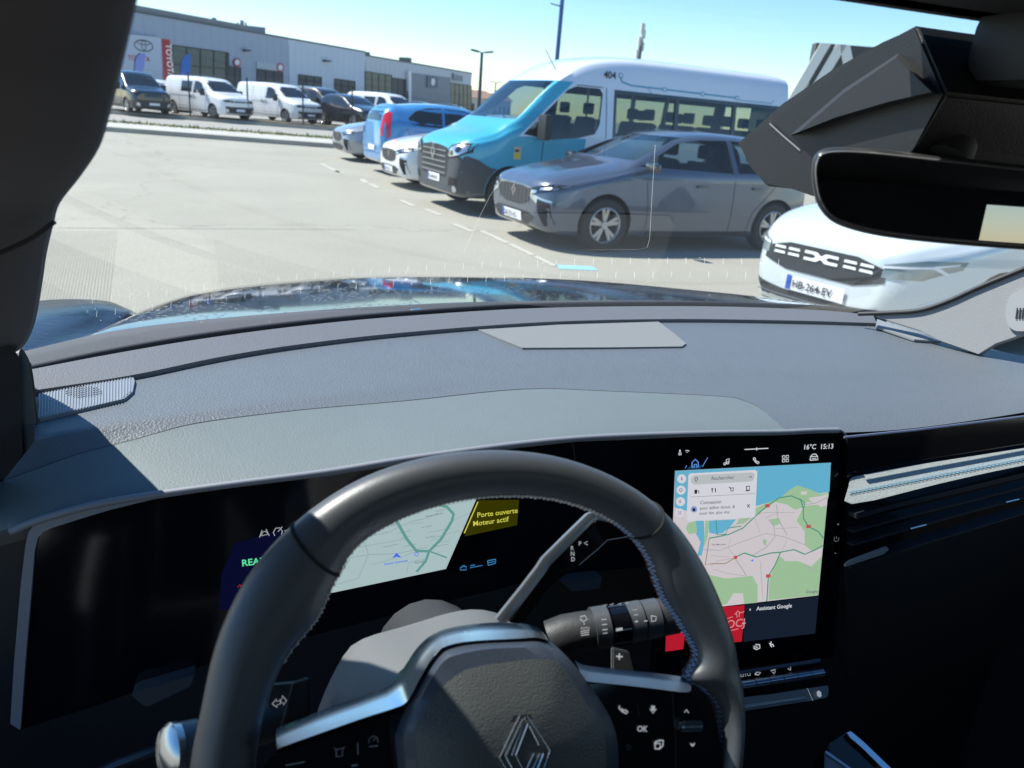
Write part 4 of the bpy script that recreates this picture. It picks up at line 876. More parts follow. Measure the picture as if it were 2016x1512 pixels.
# ---- cowl, seal, hood
ROW_S = [(36, 732), (214, 694), (397, 662), (595, 636), (800, 617), (1071, 601), (1383, 598), (1600, 605), (1725, 616)]
cow1 = rowz([(10, 700), (246, 648), (516, 619), (800, 600), (1000, 593), (1300, 592), (1600, 603), (1760, 622)], -.385)
cow2 = rowz(ROW_S, -.385)
bm = PB(); add_grid(bm, [[p+V((0, .05, -.05)) for p in cow1], cow1, lerprow(cow1, cow2, .5, .004), cow2]); obj('scuttle_panel', bm, mat('scuttle_grey', (.05, .052, .056), .7, bump=.6, bscale=500), ME, 60)
bm = PB(); add_tube(bm, resample(catmull([zplane(-.345).p(x, y) for x, y in ROW_S], 6), 50), .0055, 8); obj('glass_seal', bm, M_black, ME, 60)
def hood_mat():
    m = mat('bonnet_black', (.006, .009, .012), .06, spec=.6, coat=1.0); n = m.node_tree.nodes; l = m.node_tree.links; b = n['Principled BSDF']
    tc = n.new('ShaderNodeTexCoord'); vo = n.new('ShaderNodeTexVoronoi'); vo.inputs['Scale'].default_value = 70; vo.inputs['Randomness'].default_value = 1
    no = n.new('ShaderNodeTexNoise'); no.inputs['Scale'].default_value = 5; l.new(tc.outputs['Object'], no.inputs[0]); l.new(tc.outputs['Object'], vo.inputs['Vector'])
    r = n.new('ShaderNodeMapRange'); r.inputs[1].default_value = .0; r.inputs[2].default_value = .3; r.inputs[3].default_value = 1; r.inputs[4].default_value = 0; l.new(vo.outputs[0], r.inputs[0])
    g = n.new('ShaderNodeMapRange'); g.inputs[1].default_value = .45; g.inputs[2].default_value = .6; l.new(no.outputs[0], g.inputs[0])
    mu = n.new('ShaderNodeMath'); mu.operation = 'MULTIPLY'; l.new(r.outputs[0], mu.inputs[0]); l.new(g.outputs[0], mu.inputs[1])
    bu = n.new('ShaderNodeBump'); bu.inputs['Strength'].default_value = .35; bu.inputs['Distance'].default_value = .003; l.new(mu.outputs[0], bu.inputs['Height']); l.new(bu.outputs[0], b.inputs['Normal']); l.new(bu.outputs[0], b.inputs['Coat Normal'])
    return m
M_hood = hood_mat(); M_hood.node_tree.nodes['Principled BSDF'].inputs['Coat Weight'].default_value = .5
near = rowz([(70, 700), (246, 652), (516, 622), (800, 602), (1000, 595), (1300, 594), (1600, 605), (1745, 620)], -.392)
SIL = [(225, 648), (262, 622), (300, 603), (400, 574), (560, 554), (750, 543), (1000, 546), (1200, 556), (1490, 583), (1640, 604), (1735, 620)]
SZ = [-.40, -.41, -.42, -.435, -.45, -.455, -.455, -.45, -.44, -.42, -.40]
sil = resample(catmull([zplane(z).p(x, y) for (x, y), z in zip(SIL, SZ)], 6), 60)
far = [p+V((0, .35, -.17)) for p in sil]; far2 = [p+V((0, .55, -.55)) for p in sil]
def bulge(a, b, t, h): return [p.lerp(q, t)+V((0, 0, h)) for p, q in zip(a, b)]
bm = PB(); add_grid(bm, [near, bulge(near, sil, .3, .003), bulge(near, sil, .65, .003), bulge(near, sil, .9, .0015), sil, bulge(sil, far, .35, .012), far, far2]); obj('bonnet', bm, M_hood, ME, 60)
f0_ = [zplane(-.43).p(x, y) for x, y in [(40, 596), (100, 590), (160, 589), (212, 593), (240, 603), (270, 618)]]; f1_ = [zplane(-.41).p(x, y) for x, y in [(40, 640), (90, 628), (140, 620), (190, 612), (226, 612), (268, 622)]]; f2_ = [zplane(-.42).p(x, y) for x, y in [(40, 690), (90, 668), (130, 652), (180, 634), (226, 634), (262, 628)]]
g_ = lambda r: resample(catmull(r, 5), 20)
f0_, f1_, f2_ = g_(f0_), g_(f1_), g_(f2_)
bm = PB(); add_grid(bm, [[p+V((0, .4, -.3)) for p in f0_], [p+V((0, .12, -.04)) for p in f0_], f0_, f1_, f2_, [p+V((0, -.10, .0)) for p in f2_], [p+V((0, -.12, -.1)) for p in f2_]]); obj('front_wing', bm, mat('wing_black', (.010, .013, .016), .22, spec=.3, bump=.5, bscale=60), ME, 60)
b = PB()
for x, y in ((820, 611), (1432, 597)): add_box(b, zplane(-.378).p(x, y), (.022, .008, .005), Matrix.Rotation(.3, 3, 'Z'), .0015)
obj('washer_nozzle', b, M_chrome, ME)
# lower body of our own car, so that the bonnet stands on something
bm = PB(); add_box(bm, V((.52, 1.75, .55)), (1.25, .9, .4), None, .1); obj('front_body', bm, M_hood, ME, 40)
# ---- windscreen
gn = V((0, -.469, -.883)); GL = PL((0, 1.29, EZ-.325), gn)
def gpt(X, Y): return V((X, Y, EZ+.3525-.525*Y-.012*((X-.48)/.8)**2))
bm = PB(); add_grid(bm, [[gpt(-.36+1.68*i/16, .46+.86*j/8) for i in range(17)] for j in range(9)]); wsc = obj('windscreen', bm, glassmat('windscreen_glass', (.93, .96, .95), 1.0, .009), ME, 80)
M_tick = glassmat('demist_wire', (.92, .92, .9), 1.0, .0)
_n = M_tick.node_tree.nodes; _l = M_tick.node_tree.links; _d = _n.new('ShaderNodeBsdfTranslucent'); _d.inputs[0].default_value = (.9, .9, .86, 1); _x = _n.new('ShaderNodeMixShader'); _x.inputs[0].default_value = .25
_o = [q for q in _n if q.type == 'OUTPUT_MATERIAL'][0]; _l.new([q for q in _n if q.type == 'MIX_SHADER' and q != _x][0].outputs[0], _x.inputs[1]); _l.new(_d.outputs[0], _x.inputs[2]); _l.new(_x.outputs[0], _o.inputs[0]); bm = PB()
def ty(x): return byx([(180, 592), (330, 575), (500, 553), (770, 531), (1000, 520), (1300, 513), (1560, 517)], [x])[0]
for i in range(38):
    x = 183+i*36.5
    for dx, dy in ((0, 0), (8, 27)):
        b_ = PB(); pline(b_, GL, [(x+dx, ty(x+dx)+dy-6), (x+dx-1, ty(x+dx)+dy+6)], .9, .004); obj('demist_wire', b_, M_tick, wsc)
for ln, w_ in (([(1290, 285), (1284, 380), (1279, 470), (1274, 487), (1258, 491), (1150, 492)], 1.6), ([(990, 352), (965, 385), (945, 425), (925, 470), (912, 500)], 1.2), ([(215, 692), (262, 667), (290, 655), (330, 645)], 1.4), ([(1040, 100), (1028, 135)], 1.2)):
    b_ = PB(); pline(b_, GL, ln, w_*.5, .004); obj('glass_scratch', b_, M_tick, wsc)
rnd = random.Random(11)
for i in range(70):
    x, y = (rnd.uniform(150, 1400), 0); y = ty(x)+rnd.gauss(25, 22); q = GL.p(x, y, .003); s_ = rnd.uniform(.0003, .0009); ppoly(bm, GL, [(x-1, y), (x, y-1.2), (x+1.3, y), (x, y+1)], .004)
tag(obj('water_drops', bm, M_tick, wsc), kind='stuff')
# ---- left screen pillar (dark, close to the lens)
PE = [(300, -130, .26), (283, -60, .28), (265, 0, .30), (248, 75, .33), (230, 150, .36), (212, 220, .40), (190, 290, .45), (152, 348, .50), (112, 400, .56), (100, 440, .60), (86, 500, .66), (74, 580, .74), (60, 645, .83), (38, 684, .90), (5, 700, .94), (-60, 708, .96)]
def pil(dx, ky, dY=0.0): return [atY(x+dx*(1-.0*y), y, Y*ky+dY) for x, y, Y in PE]
PC = [pil(6, 1, .05), pil(0, 1, .02), pil(-3, 1, 0), pil(-60, .95), pil(-160, .90), pil(-420, .85), pil(-700, .9)]
PC = [catmull(r, 4) for r in PC]; bm = PB(); add_grid(bm, PC); pl_ = obj('screen_pillar', bm, mat('pillar_fabric_dark', (.06, .054, .06), .95, bump=.2, bscale=300), ME, 80)
bm = PB(); add_tube(bm, catmull([atY(108, 436, .575), atY(60, 470, .575), atY(0, 498, .57), atY(-60, 520, .56)], 5), .0018, 6); obj('pillar_seam', bm, M_black, pl_)
# door post and seal at the left end of the dashboard
LP_ = PL((-.25, .86, EZ-.35), (.25, -.95, .1))
bm = PB(); add_prism(bm, [LP_.p(x, y) for x, y in [(-140, 640), (20, 680), (40, 705), (40, 800), (45, 890), (30, 930), (-10, 950), (-140, 950)]], ray(40, 820)*.08); obj('door_post', bm, M_liner, ME)
bm = PB(); add_prism(bm, catmull([LP_.p(x, y, -.004) for x, y in [(38, 690), (60, 715), (67, 770), (72, 870), (62, 912), (44, 908), (36, 800)]], 4, True), ray(50, 820)*.08); obj('door_seal', bm, mat('seal_blue_grey', (.07, .085, .10), .5), ME, 50)
LS = [(58, 715), (66, 770), (73, 872), (60, 925), (20, 955), (-60, 985)]
bm = PB(); add_tube(bm, catmull([LP_.p(x, y, .002) for x, y in LS], 5), .0016, 6); obj('door_gap', bm, M_black, ME)
# lower dash front, floor, cabin shell
bm = PB(); add_box(bm, V((.45, .90, EZ-.80)), (1.75, .10, .78)); obj('lower_dashboard', bm, M_black, ME)
bm = PB(); add_box(bm, V((.48, -.4, .28)), (1.9, 2.9, .08)); obj('floor', bm, M_black, ME)
bm = PB(); add_box(bm, V((.44, -.62, EZ+.115)), (1.86, 2.24, .05), None, .018); add_box(bm, V((.48, .475, EZ+.105)), (1.56, .05, .03), None, .008); obj('headliner', bm, M_liner, ME)
bm = PB(); add_box(bm, V((1.33, -.35, .70)), (.06, 2.7, .82), None, .02); add_box(bm, V((1.31, -.75, 1.3)), (.06, .16, .6)); add_box(bm, V((1.31, -1.5, 1.3)), (.06, .5, .6)); obj('passenger_door', bm, M_black, ME)
bm = PB(); add_box(bm, V((-.48, -1.15, .70)), (.06, 1.2, .82), None, .02); add_box(bm, V((-.46, -.75, 1.3)), (.06, .16, .6)); add_box(bm, V((-.46, -1.5, 1.3)), (.06, .5, .6)); obj('rear_door', bm, M_black, ME)
bm = PB(); add_box(bm, V((-.48, .14, .58)), (.06, 1.34, .56), None, .02); obj('door_blocker', bm, M_black, ME)  # low panel added to keep sunlit ground out of the cluster's reflection
bm = PB(); add_box(bm, V((-.03, -1.78, 1.0)), (.98, .06, 1.3)); add_box(bm, V((.90, -1.78, .80)), (.88, .06, .92)); add_box(bm, V((.90, -1.78, 1.58)), (.88, .06, .12)); obj('mirror_backdrop', bm, M_black, ME)  # unseen rear wall added dark for the mirror, gap makes its pale patch
for x in (.13, .85):
    bm = PB(); add_box(bm, V((x, -.35, .62)), (.5, .5, .16), None, .05); add_box(bm, V((x, -.68, .95)), (.48, .14, .66), Matrix.Rotation(.25, 3, 'X'), .05); add_box(bm, V((x, -.79, 1.34)), (.26, .09, .18), None, .03); obj('front_seat', bm, M_seat, ME, 50)
bm = PB(); add_box(bm, V((.48, -1.6, .9)), (1.4, .16, .7), None, .05); obj('rear_bench', bm, M_seat, ME, 50)
# ---- right pillar trim
RP = PL((1.16, 1.15, EZ-.33), (-.85, -.4, .3))
rp = [(1712, 617), (1745, 616), (1810, 611), (1866, 593), (1926, 567), (2016, 530), (2130, 484), (2300, 560), (2140, 630), (2016, 657), (1960, 676), (1926, 697), (1852, 671), (1810, 650), (1727, 624)]
bm = PB(); add_prism(bm, [RP.p(x, y) for x, y in rp], -RP.n*.02); bmesh.ops.triangulate(bm, faces=[f for f in bm.faces if len(f.verts) > 4]); rt_ = obj('screen_pillar', bm, M_pilr, ME, 40)
rt_['label'] = 'pale grey passenger side screen pillar trim'
bm = PB(); add_tube(bm, catmull([RP.p(x, y, .003) for x, y in [(1690, 618), (1745, 616), (1810, 611), (1866, 593), (1926, 566), (2016, 529), (2130, 483)]], 6), .0042, 8); obj('glass_seal', bm, M_black, ME, 60)
tb = catmull([(a, b, 0) for a, b in [(1985, 590), (2000, 575), (2050, 560), (2060, 640), (2010, 652), (1988, 644), (1980, 620)]], 4, True)
bm = PB(); add_prism(bm, [RP.p(p.x, p.y, .006) for p in tb], -RP.n*.006); tbo = obj('pillar_handle', bm, mat('trim_pale', (.27, .275, .28), .6), rt_, 40)
bm = PB()
for i in range(4): pline(bm, RP, [(2003+i*6, 606), (2000+i*6, 628)], 3, .008)
obj('vent_slot', bm, M_dark, tbo)
# passenger corner plate of the dash
bm = PB(); add_prism(bm, [zplane(-.342).p(x, y) for x, y in [(1727, 628), (1790, 650), (1852, 672), (1800, 668), (1724, 642)]], V((0, 0, -.004))); obj('corner_plate', bm, mat('corner_grey', (.2, .21, .22), .6), dash)
# ---- camera housing and mirror
HP = PL((.458, 0, EZ), (-1, 0, 0))
hs = [(1450, 281), (1540, 205), (1640, 137), (1740, 82), (1803, 48), (1862, 185), (1800, 290), (1720, 396), (1600, 386), (1560, 372), (1506, 366), (1478, 330)]
bm = PB(); add_prism(bm, [HP.p(x, y) for x, y in hs], V((.17, 0, 0)))
es_ = [e for e in bm.edges if len(e.link_faces) == 2]; bmesh.ops.bevel(bm, geom=es_, offset=.0022, segments=3, affect='EDGES', clamp_overlap=True)
ho = obj('camera_housing', bm, mat('housing_black', (.007, .007, .008), .5, bump=.25, bscale=600), ME, 30)
bm = PB(); a = [HP.p(x, y, .0) for x, y in [(1556, 266), (1660, 176), (1770, 104), (1846, 186), (1760, 207), (1640, 238)]]; b_ = [HP.p(x, y, .012) for x, y in [(1572, 260), (1663, 182), (1764, 114), (1834, 181), (1750, 200), (1645, 231)]]
A_ = [bm.verts.new(p) for p in a]; B_ = [bm.verts.new(p) for p in b_]; bm.faces.new(B_)
for i in range(6): bm.faces.new((A_[i], A_[(i+1) % 6], B_[(i+1) % 6], B_[i]))
obj('housing_panel', bm, mat('housing_panel', (.013, .014, .016), .55), ho)
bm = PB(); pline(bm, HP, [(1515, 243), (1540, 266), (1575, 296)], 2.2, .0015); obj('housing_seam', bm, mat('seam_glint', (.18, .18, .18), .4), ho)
bm = PB(); add_box(bm, V((.60, .40, EZ+.07)), (.22, .16, .05), None, .012); obj('overhead_console', bm, M_black, ME, 40)
MP = PL((.50, .44, EZ-.08), (-.42, -.90, .05))
mo = [(1597, 345), (1601, 312), (1616, 295), (1650, 289), (1720, 292), (1850, 306), (2016, 324), (2200, 345), (2260, 400), (2235, 480), (2130, 496), (2016, 492), (1850, 479), (1740, 466), (1670, 450), (1630, 430), (1606, 395)]
mo3 = catmull([(a, b, 0) for a, b in mo], 4, True)
def inset(poly, d):
    n = len(poly); out = []
    for i in range(n):
        t = (poly[(i+1) % n]-poly[i-1]).normalized(); out.append(poly[i]+V((-t.y, t.x, 0))*d)
    return out
bm = PB(); back = [MP.p(p.x, p.y, -.032) for p in inset(mo3, 10)]; mid = [MP.p(p.x, p.y, -.012) for p in mo3]; frt = [MP.p(p.x, p.y, 0) for p in inset(mo3, 3)]; fr2 = [MP.p(p.x, p.y, .0015) for p in inset(mo3, 7)]
add_grid(bm, [back, mid, frt, fr2], True); bm.faces.new([bm.verts.new(p) for p in back]); mm = obj('rear_view_mirror', bm, mat('mirror_shell', (.03, .03, .03), .35), ME, 60)
bm = PB(); add_grid(bm, [[MP.p(p.x, p.y, .0015) for p in inset(mo3, 7)], [MP.p(p.x, p.y, .0028) for p in inset(mo3, 10)], [MP.p(p.x, p.y, .0008) for p in inset(mo3, 13)]], True); obj('mirror_rim', bm, mat('rim_gloss', (.12, .12, .12), .15, coat=1), mm, 60)
bm = PB(); bm.faces.new([bm.verts.new(MP.p(p.x, p.y, .001)) for p in inset(mo3, 12)]); obj('mirror_glass', bm, mat('mirror_silver', (.30, .32, .36), .01, metal=1), mm)
bm = PB(); add_tube(bm, [MP.p(1850, 330, -.02), V((.52, .50, EZ+.02))], .02, 12); obj('mirror_stem', bm, M_black, mm, 60)

# ================================================================== SCREENS
def slab(name, px, plane, off, th, m, parent, bev=0.0, sm=30):
    bm = prism([plane.p(x, y, off) for x, y in px], -plane.n*th, bev); return obj(name, bm, m, parent, sm)
def flat(name, plane, off, m, parent, polys=(), lines=(), texts=()):
    bm = PB()
    for p in polys: ppoly(bm, plane, p, off)
    for px, w_ in lines: pline(bm, plane, px, w_, off)
    for t in texts: ptext(bm, plane, *t, off=off) if len(t) == 5 else ptext(bm, plane, *t[:5], off=off, bold=t[5])
    return obj(name, bm, m, parent)
FS = PL((.5, .742, EZ-.36), tilt(0, 10))      # front of the display glass
CS = PL((.52, .735, EZ-.45), tilt(-3, 10))
frame = [(20, 1425), (28, 1300), (40, 1160), (50, 1075), (56, 1048), (66, 1034), (86, 1023), (150, 1006), (216, 991), (430, 958), (640, 932), (800, 906), (1000, 879), (1130, 866), (1240, 860), (1318, 857)]
inner = [(40, 1437), (50, 1300), (62, 1160), (68, 1085), (74, 1060), (84, 1048), (100, 1040), (150, 1024), (216, 1004), (302, 983), (430, 964), (640, 938), (800, 912), (1000, 884), (1130, 870), (1240, 864), (1318, 862)]
ip = slab('instrument_screen', inner+[(1318, 1112), (1160, 1126), (912, 1176), (640, 1245), (400, 1311), (200, 1386)], FS, 0, .014, M_gloss, ME)
bm = PB(); n_ = len(frame); A_ = [FS.p(x, y, .004) for x, y in frame]; B_ = [FS.p(x, y, .004) for x, y in inner[:n_-1]+[inner[-1]]]
C_ = [p-FS.n*.02 for p in A_]; D_ = [p-FS.n*.004 for p in B_]; add_grid(bm, [C_, A_, B_, D_]); obj('bezel', bm, M_bezel, ip, 30)
# cluster contents
L_map = screen('map_pale', (.50, .66, .68), .62); L_road = screen('map_road', (.16, .42, .38), .6); L_thin = screen('map_thin', (.36, .50, .54), .6); L_yel = screen('warning_yellow', (.055, .055, .0), .5); L_yt = screen('warning_text', (.62, .60, .08), .8)
L_blue = screen('glow_blue', (.002, .003, .028), .6); L_grn = screen('ready_green', (.12, .75, .38), .8); L_cy = screen('gauge_blue', (.05, .25, .55), .7); L_red = screen('gauge_red', (.5, .03, .03), .6); L_w = screen('text_white', (.62, .66, .70), .8); L_navb = screen('nav_blue', (.05, .12, .75), .9)
mp = flat('cluster_map', FS, .0008, L_map, ip, [[(700, 1015), (780, 992), (945, 966), (878, 1120), (640, 1170)]])
flat('main_road', FS, .0014, L_road, mp, [], [([(775, 1015), (800, 1060), (820, 1085), (845, 1085), (868, 1062), (890, 1025), (893, 1012), (880, 998), (850, 990)], 6), ([(845, 1085), (838, 1105), (820, 1126)], 5), ([(845, 1085), (880, 1098)], 3)])
rl = [([(705, 1060), (760, 1050), (790, 1035), (870, 1010)], 1.3), ([(690, 1098), (725, 1092), (780, 1090), (840, 1078)], 1.5), ([(725, 1092), (720, 1075), (716, 1060)], 1.3), ([(725, 1092), (706, 1138), (665, 1150)], 1.5), ([(660, 1150), (690, 1098)], 2), ([(800, 1060), (760, 1068), (700, 1078)], 1.2), ([(802, 1125), (804, 1108), (838, 1100)], 1.2), ([(850, 1060), (905, 1045)], 1), ([(820, 1085), (795, 1095), (730, 1112)], 1), ([(880, 1030), (925, 1010)], 1), ([(780, 1000), (850, 1000), (930, 985)], 1)]
rnd = random.Random(4)
for i in range(26):
    x = rnd.uniform(745, 870); y = rnd.uniform(1000, 1080); L_ = rnd.uniform(14, 30); rl.append(([(x, y), (x+L_*.5, y-L_*.12), (x+L_, y-L_*.2)], rnd.uniform(.8, 1.6)))
flat('street', FS, .0012, L_thin, mp, [], rl)
flat('position_arrow', FS, .0018, L_navb, mp, [[(772, 1099), (781, 1088), (790, 1098), (781, 1096)]], [([(815, 1092), (819, 1087), (824, 1090), (821, 1095), (816, 1093)], 1.4)], [('Route inconnue', 757, 1113, 5, -.17)])
flat('map_text', FS, .0018, screen('map_letter', (.2, .3, .36), .6), mp, [], [], [('Google', 816, 1110, 5.5, -.17), ('Rue de la Gare', 756, 1078, 3.2, -.2), ('Av. Carnot', 830, 1040, 3.2, -.2), ('Rue Pasteur', 765, 1035, 3.2, -.2), ('Boulevard Mermoz', 838, 1018, 3.2, -.2), ('Rue Victor', 838, 1060, 3.2, -.2)])
wn = flat('warning_message', FS, .001, L_yel, ip, [[(940, 985), (1022, 984), (1018, 1034), (915, 1056)]])
flat('warning_text', FS, .0016, L_yt, wn, [], [([(941, 988), (914, 1050)], 2.2)], [('Porte ouverte', 939, 1019, 10, -.12), ('Moteur actif', 931, 1036, 10, -.14)])
flat('ready_text', FS, .0012, L_grn, ip, [], [], [('READY', 476, 1115, 14, -.13, .02)])
flat('blue_glow', FS, .0006, L_blue, ip, [[(462, 1070), (560, 1040), (600, 1150), (470, 1200), (432, 1200), (436, 1130)]])
flat('gauge', FS, .0013, L_red, ip, [], [([(468, 1156), (472, 1151), (477, 1158)], 2.2), ([(470, 1200), (478, 1198)], 4)])
flat('gauge_text', FS, .0013, L_cy, ip, [], [([(915, 1113), (906, 1118), (906, 1122), (918, 1122), (918, 1116), (910, 1114)], 1.6), ([(925, 1118), (950, 1113)], 1.3), ([(926, 1114), (935, 1112)], 1.6), ([(960, 1104), (976, 1101), (976, 1109), (961, 1113), (960, 1104)], 1.8), ([(961, 1108), (976, 1105)], 1.5)], [('CO', 469, 1192, 7, -.13)])
flat('drive_icon', FS, .0013, screen('icon_dim', (.45, .47, .5), .7), ip, [], [([(511, 1058), (516, 1044)], 1.6), ([(530, 1055), (524, 1042)], 1.6), ([(514, 1054), (518, 1047), (523, 1046), (527, 1052), (514, 1055)], 1.5), ([(541, 1055), (538, 1048), (543, 1040), (551, 1039), (556, 1046), (554, 1053)], 1.6), ([(547, 1047), (556, 1037)], 1.5), ([(560, 1045), (566, 1044)], 1.5), ([(570, 1043), (576, 1042)], 1.5), ([(580, 1041), (584, 1040)], 1.5)])
# reflections' sources aside, two small tabs below the cluster
for px in ([(258, 1370), (270, 1362), (384, 1329), (376, 1352), (292, 1392), (284, 1392)], [(1104, 1146), (1186, 1136), (1182, 1160), (1124, 1165)]): slab('vent_tab', px, FS, .02, .03, mat('tab_grey', (.045, .05, .06), .45), ME, .001)
flat('screen_joint', FS, .0008, mat('joint_grey', (.05, .05, .055), .5), ip, [], [([(1127, 868), (1132, 905)], 1.2), ([(912, 1180), (1040, 1146)], 1.2)])
# strips added behind the driver, mirrored in the cluster glass as belt and door edges
def mirrored(x, y, Yb):
    P = FS.p(x, y); d = ray(x, y); r = d-FS.n*(2*d.dot(FS.n)); return P+r*((Yb-P.y)/r.y)
for nm, px, rr, Yb, mm_ in (('belt_reflection_strip', [(196, 1060), (178, 1140), (168, 1230), (160, 1330), (158, 1385)], .016, -.3, mat('reflection_strip_grey', (.45, .45, .47), .6)), ('edge_reflection_strip', [(248, 1035), (243, 1140), (236, 1240), (230, 1330)], .0035, -.3, M_silver), ('edge_reflection_strip', [(314, 990), (310, 1100), (301, 1215)], .003, -.3, M_silver)):
    obj(nm, tube([mirrored(x, y, Yb) for x, y in px], rr, 10), mm_, ME, 60)
# centre screen
cs = slab('centre_screen', [(1313, 862), (1320, 857), (1430, 853), (1560, 849), (1645, 847), (1656, 850), (1663, 858), (1667, 872), (1662, 1000), (1650, 1180), (1640, 1296), (1560, 1304), (1450, 1316), (1290, 1332), (1303, 1100)], CS, 0, .016, M_gloss, ME, 0)
bm = PB(); add_tube(bm, catmull([CS.p(x, y, -.002) for x, y in [(1312, 858), (1430, 852), (1560, 848), (1640, 846), (1656, 848), (1665, 858), (1668, 874)]], 5), .0016, 8); obj('bezel', bm, M_bezel, cs, 60)
L_land = screen('land', (.58, .54, .57), .82); L_sea = screen('sea', (.12, .42, .60), .8); L_grnp = screen('park_green', (.33, .52, .32), .78); L_gr = screen('motorway_green', (.07, .28, .20), .8); L_gry = screen('street_grey', (.38, .38, .40), .8); L_card = screen('card', (.60, .60, .66), .85); L_pill = screen('pill', (.44, .47, .48), .85); L_ink = screen('ink', (.03, .03, .04), .5); L_txt = screen('card_text', (.14, .14, .17), .8); L_sh = screen('shield_red', (.5, .08, .09), .8); L_or = screen('street_brown', (.36, .22, .14), .7)
def Z4(pts): return [(1280+x/3.781, 840+y/3.781) for x, y in pts]
Q = (1329, 927), (1636, 911), (1611, 1172), (1318, 1206)
mpp = flat('map_panel', CS, .0008, L_land, cs, [list(Q)])
flat('sea', CS, .0012, L_sea, mpp, [Z4([(185, 330), (1345, 268), (1335, 485), (1240, 500), (1190, 470), (1095, 437), (1040, 470), (980, 520), (900, 560), (790, 590), (640, 660), (500, 690), (250, 620), (180, 600)]), Z4([(330, 700), (400, 700), (405, 850), (385, 960), (350, 960), (375, 860), (320, 760)]), Z4([(430, 700), (640, 690), (600, 740), (540, 790), (490, 800), (440, 790)])])
flat('park', CS, .0014, L_grnp, mpp, [Z4([(1095, 437), (1190, 468), (1270, 500), (1330, 490), (1326, 530), (1250, 570), (1170, 560), (1130, 600), (1080, 620), (1020, 580), (930, 560), (880, 600), (780, 660), (700, 720), (640, 730), (660, 690), (800, 600), (980, 520), (1040, 468)]), Z4([(1140, 590), (1250, 580), (1312, 590), (1300, 760), (1280, 900), (1210, 930), (1150, 880), (1150, 780), (1090, 700), (1120, 640)]), Z4([(1280, 960), (1250, 1255), (930, 1285), (880, 1290), (890, 1120), (960, 960), (1010, 1000), (1100, 1000), (1200, 1040)]), Z4([(430, 1100), (560, 1130), (760, 1110), (800, 1180), (800, 1310), (700, 1320), (690, 1240), (620, 1240), (570, 1320), (520, 1330), (470, 1220)]), Z4([(280, 720), (340, 700), (350, 790), (290, 800), (265, 760)]), Z4([(410, 700), (440, 700), (430, 820), (400, 900)]), Z4([(845, 830), (870, 850), (860, 890), (835, 860)]), Z4([(890, 690), (960, 680), (970, 720), (920, 740)])])
flat('clearing', CS, .0016, L_land, mpp, [Z4([(1120, 485), (1170, 480), (1165, 505), (1125, 508)])])
flat('clearing', CS, .0016, L_land, mpp, [Z4([(1180, 530), (1280, 515), (1325, 500), (1322, 540), (1280, 600), (1240, 580), (1190, 550)]), Z4([(980, 950), (1060, 930), (1140, 980), (1150, 1010), (1080, 990), (1000, 1000)])])
flat('motorway', CS, .0019, L_gr, mpp, [], [(Z4([(440, 830), (500, 820), (590, 800), (690, 755), (780, 670), (870, 590), (960, 530), (1050, 515), (1120, 545), (1140, 600), (1140, 680), (1180, 745), (1250, 780), (1290, 830)]), 2.2), (Z4([(640, 970), (700, 940), (790, 970), (900, 940), (970, 935), (1070, 915), (1150, 950), (1220, 920), (1285, 885)]), 2.2), (Z4([(970, 935), (930, 1030), (880, 1110), (875, 1200), (868, 1300)]), 2.2), (Z4([(490, 695), (500, 805), (560, 800), (580, 755), (680, 740)]), 1.8), (Z4([(1110, 535), (1145, 560), (1150, 600), (1125, 600)]), 1.6)])
gr = [(Z4([(380, 915), (520, 920), (700, 850), (860, 795), (1000, 820), (1180, 890)]), 1.3), (Z4([(580, 760), (700, 700), (830, 640), (1080, 640)]), 1), (Z4([(940, 580), (950, 680), (1020, 810)]), 1.6), (Z4([(880, 690), (920, 740), (930, 820), (860, 900), (760, 960)]), 1.6), (Z4([(630, 980), (680, 1050), (715, 1110)]), 1.8), (Z4([(470, 1060), (560, 1090), (700, 1110)]), 1), (Z4([(450, 960), (590, 970)]), .9), (Z4([(820, 1000), (830, 1160), (840, 1280)]), 1), (Z4([(780, 680), (820, 800)]), .9), (Z4([(850, 680), (960, 640)]), .9), (Z4([(930, 760), (1100, 750)]), .9), (Z4([(600, 830), (580, 900), (640, 980)]), .9), (Z4([(1060, 1150), (1075, 1210), (1090, 1250)]), 1), (Z4([(1150, 1030), (1200, 1060), (1250, 1080)]), 1.3), (Z4([(1150, 580), (1230, 570), (1325, 525)]), 1.6), (Z4([(1020, 840), (980, 930)]), 1), (Z4([(450, 1040), (500, 1000), (640, 975)]), .9)]
flat('street', CS, .0018, L_gry, mpp, [], gr)
flat('boulevard', CS, .0018, L_or, mpp, [], [(Z4([(440, 830), (410, 1030), (460, 1020), (560, 1020), (640, 970)]), 1.6)])
flat('road_shield', CS, .0023, L_sh, mpp, [Z4([(855, 578), (890, 576), (890, 600), (855, 602)]), Z4([(1162, 732), (1196, 730), (1196, 754), (1162, 756)]), Z4([(862, 1100), (896, 1098), (896, 1122), (862, 1124)]), Z4([(622, 962), (648, 960), (648, 984), (622, 984)])])
flat('position_arrow', CS, .0024, L_navb, mpp, [Z4([(745, 1000), (768, 985), (766, 1005), (758, 1000)])])
flat('map_text', CS, .0022, L_txt, mpp, [], [], [('Google', 1586, 1168, 5.5, -.05), ('Port Marchand', 1401, 1074, 3.2, -.03), ])
cd = flat('search_card', CS, .0026, L_card, cs, [Z4([(285, 360), (300, 348), (785, 322), (798, 335), (782, 665), (770, 676), (285, 704), (272, 690)])])
flat('search_pill', CS, .003, L_pill, cd, [Z4([(302, 385), (325, 362), (760, 340), (780, 355), (770, 398), (750, 408), (330, 432), (305, 415)])])
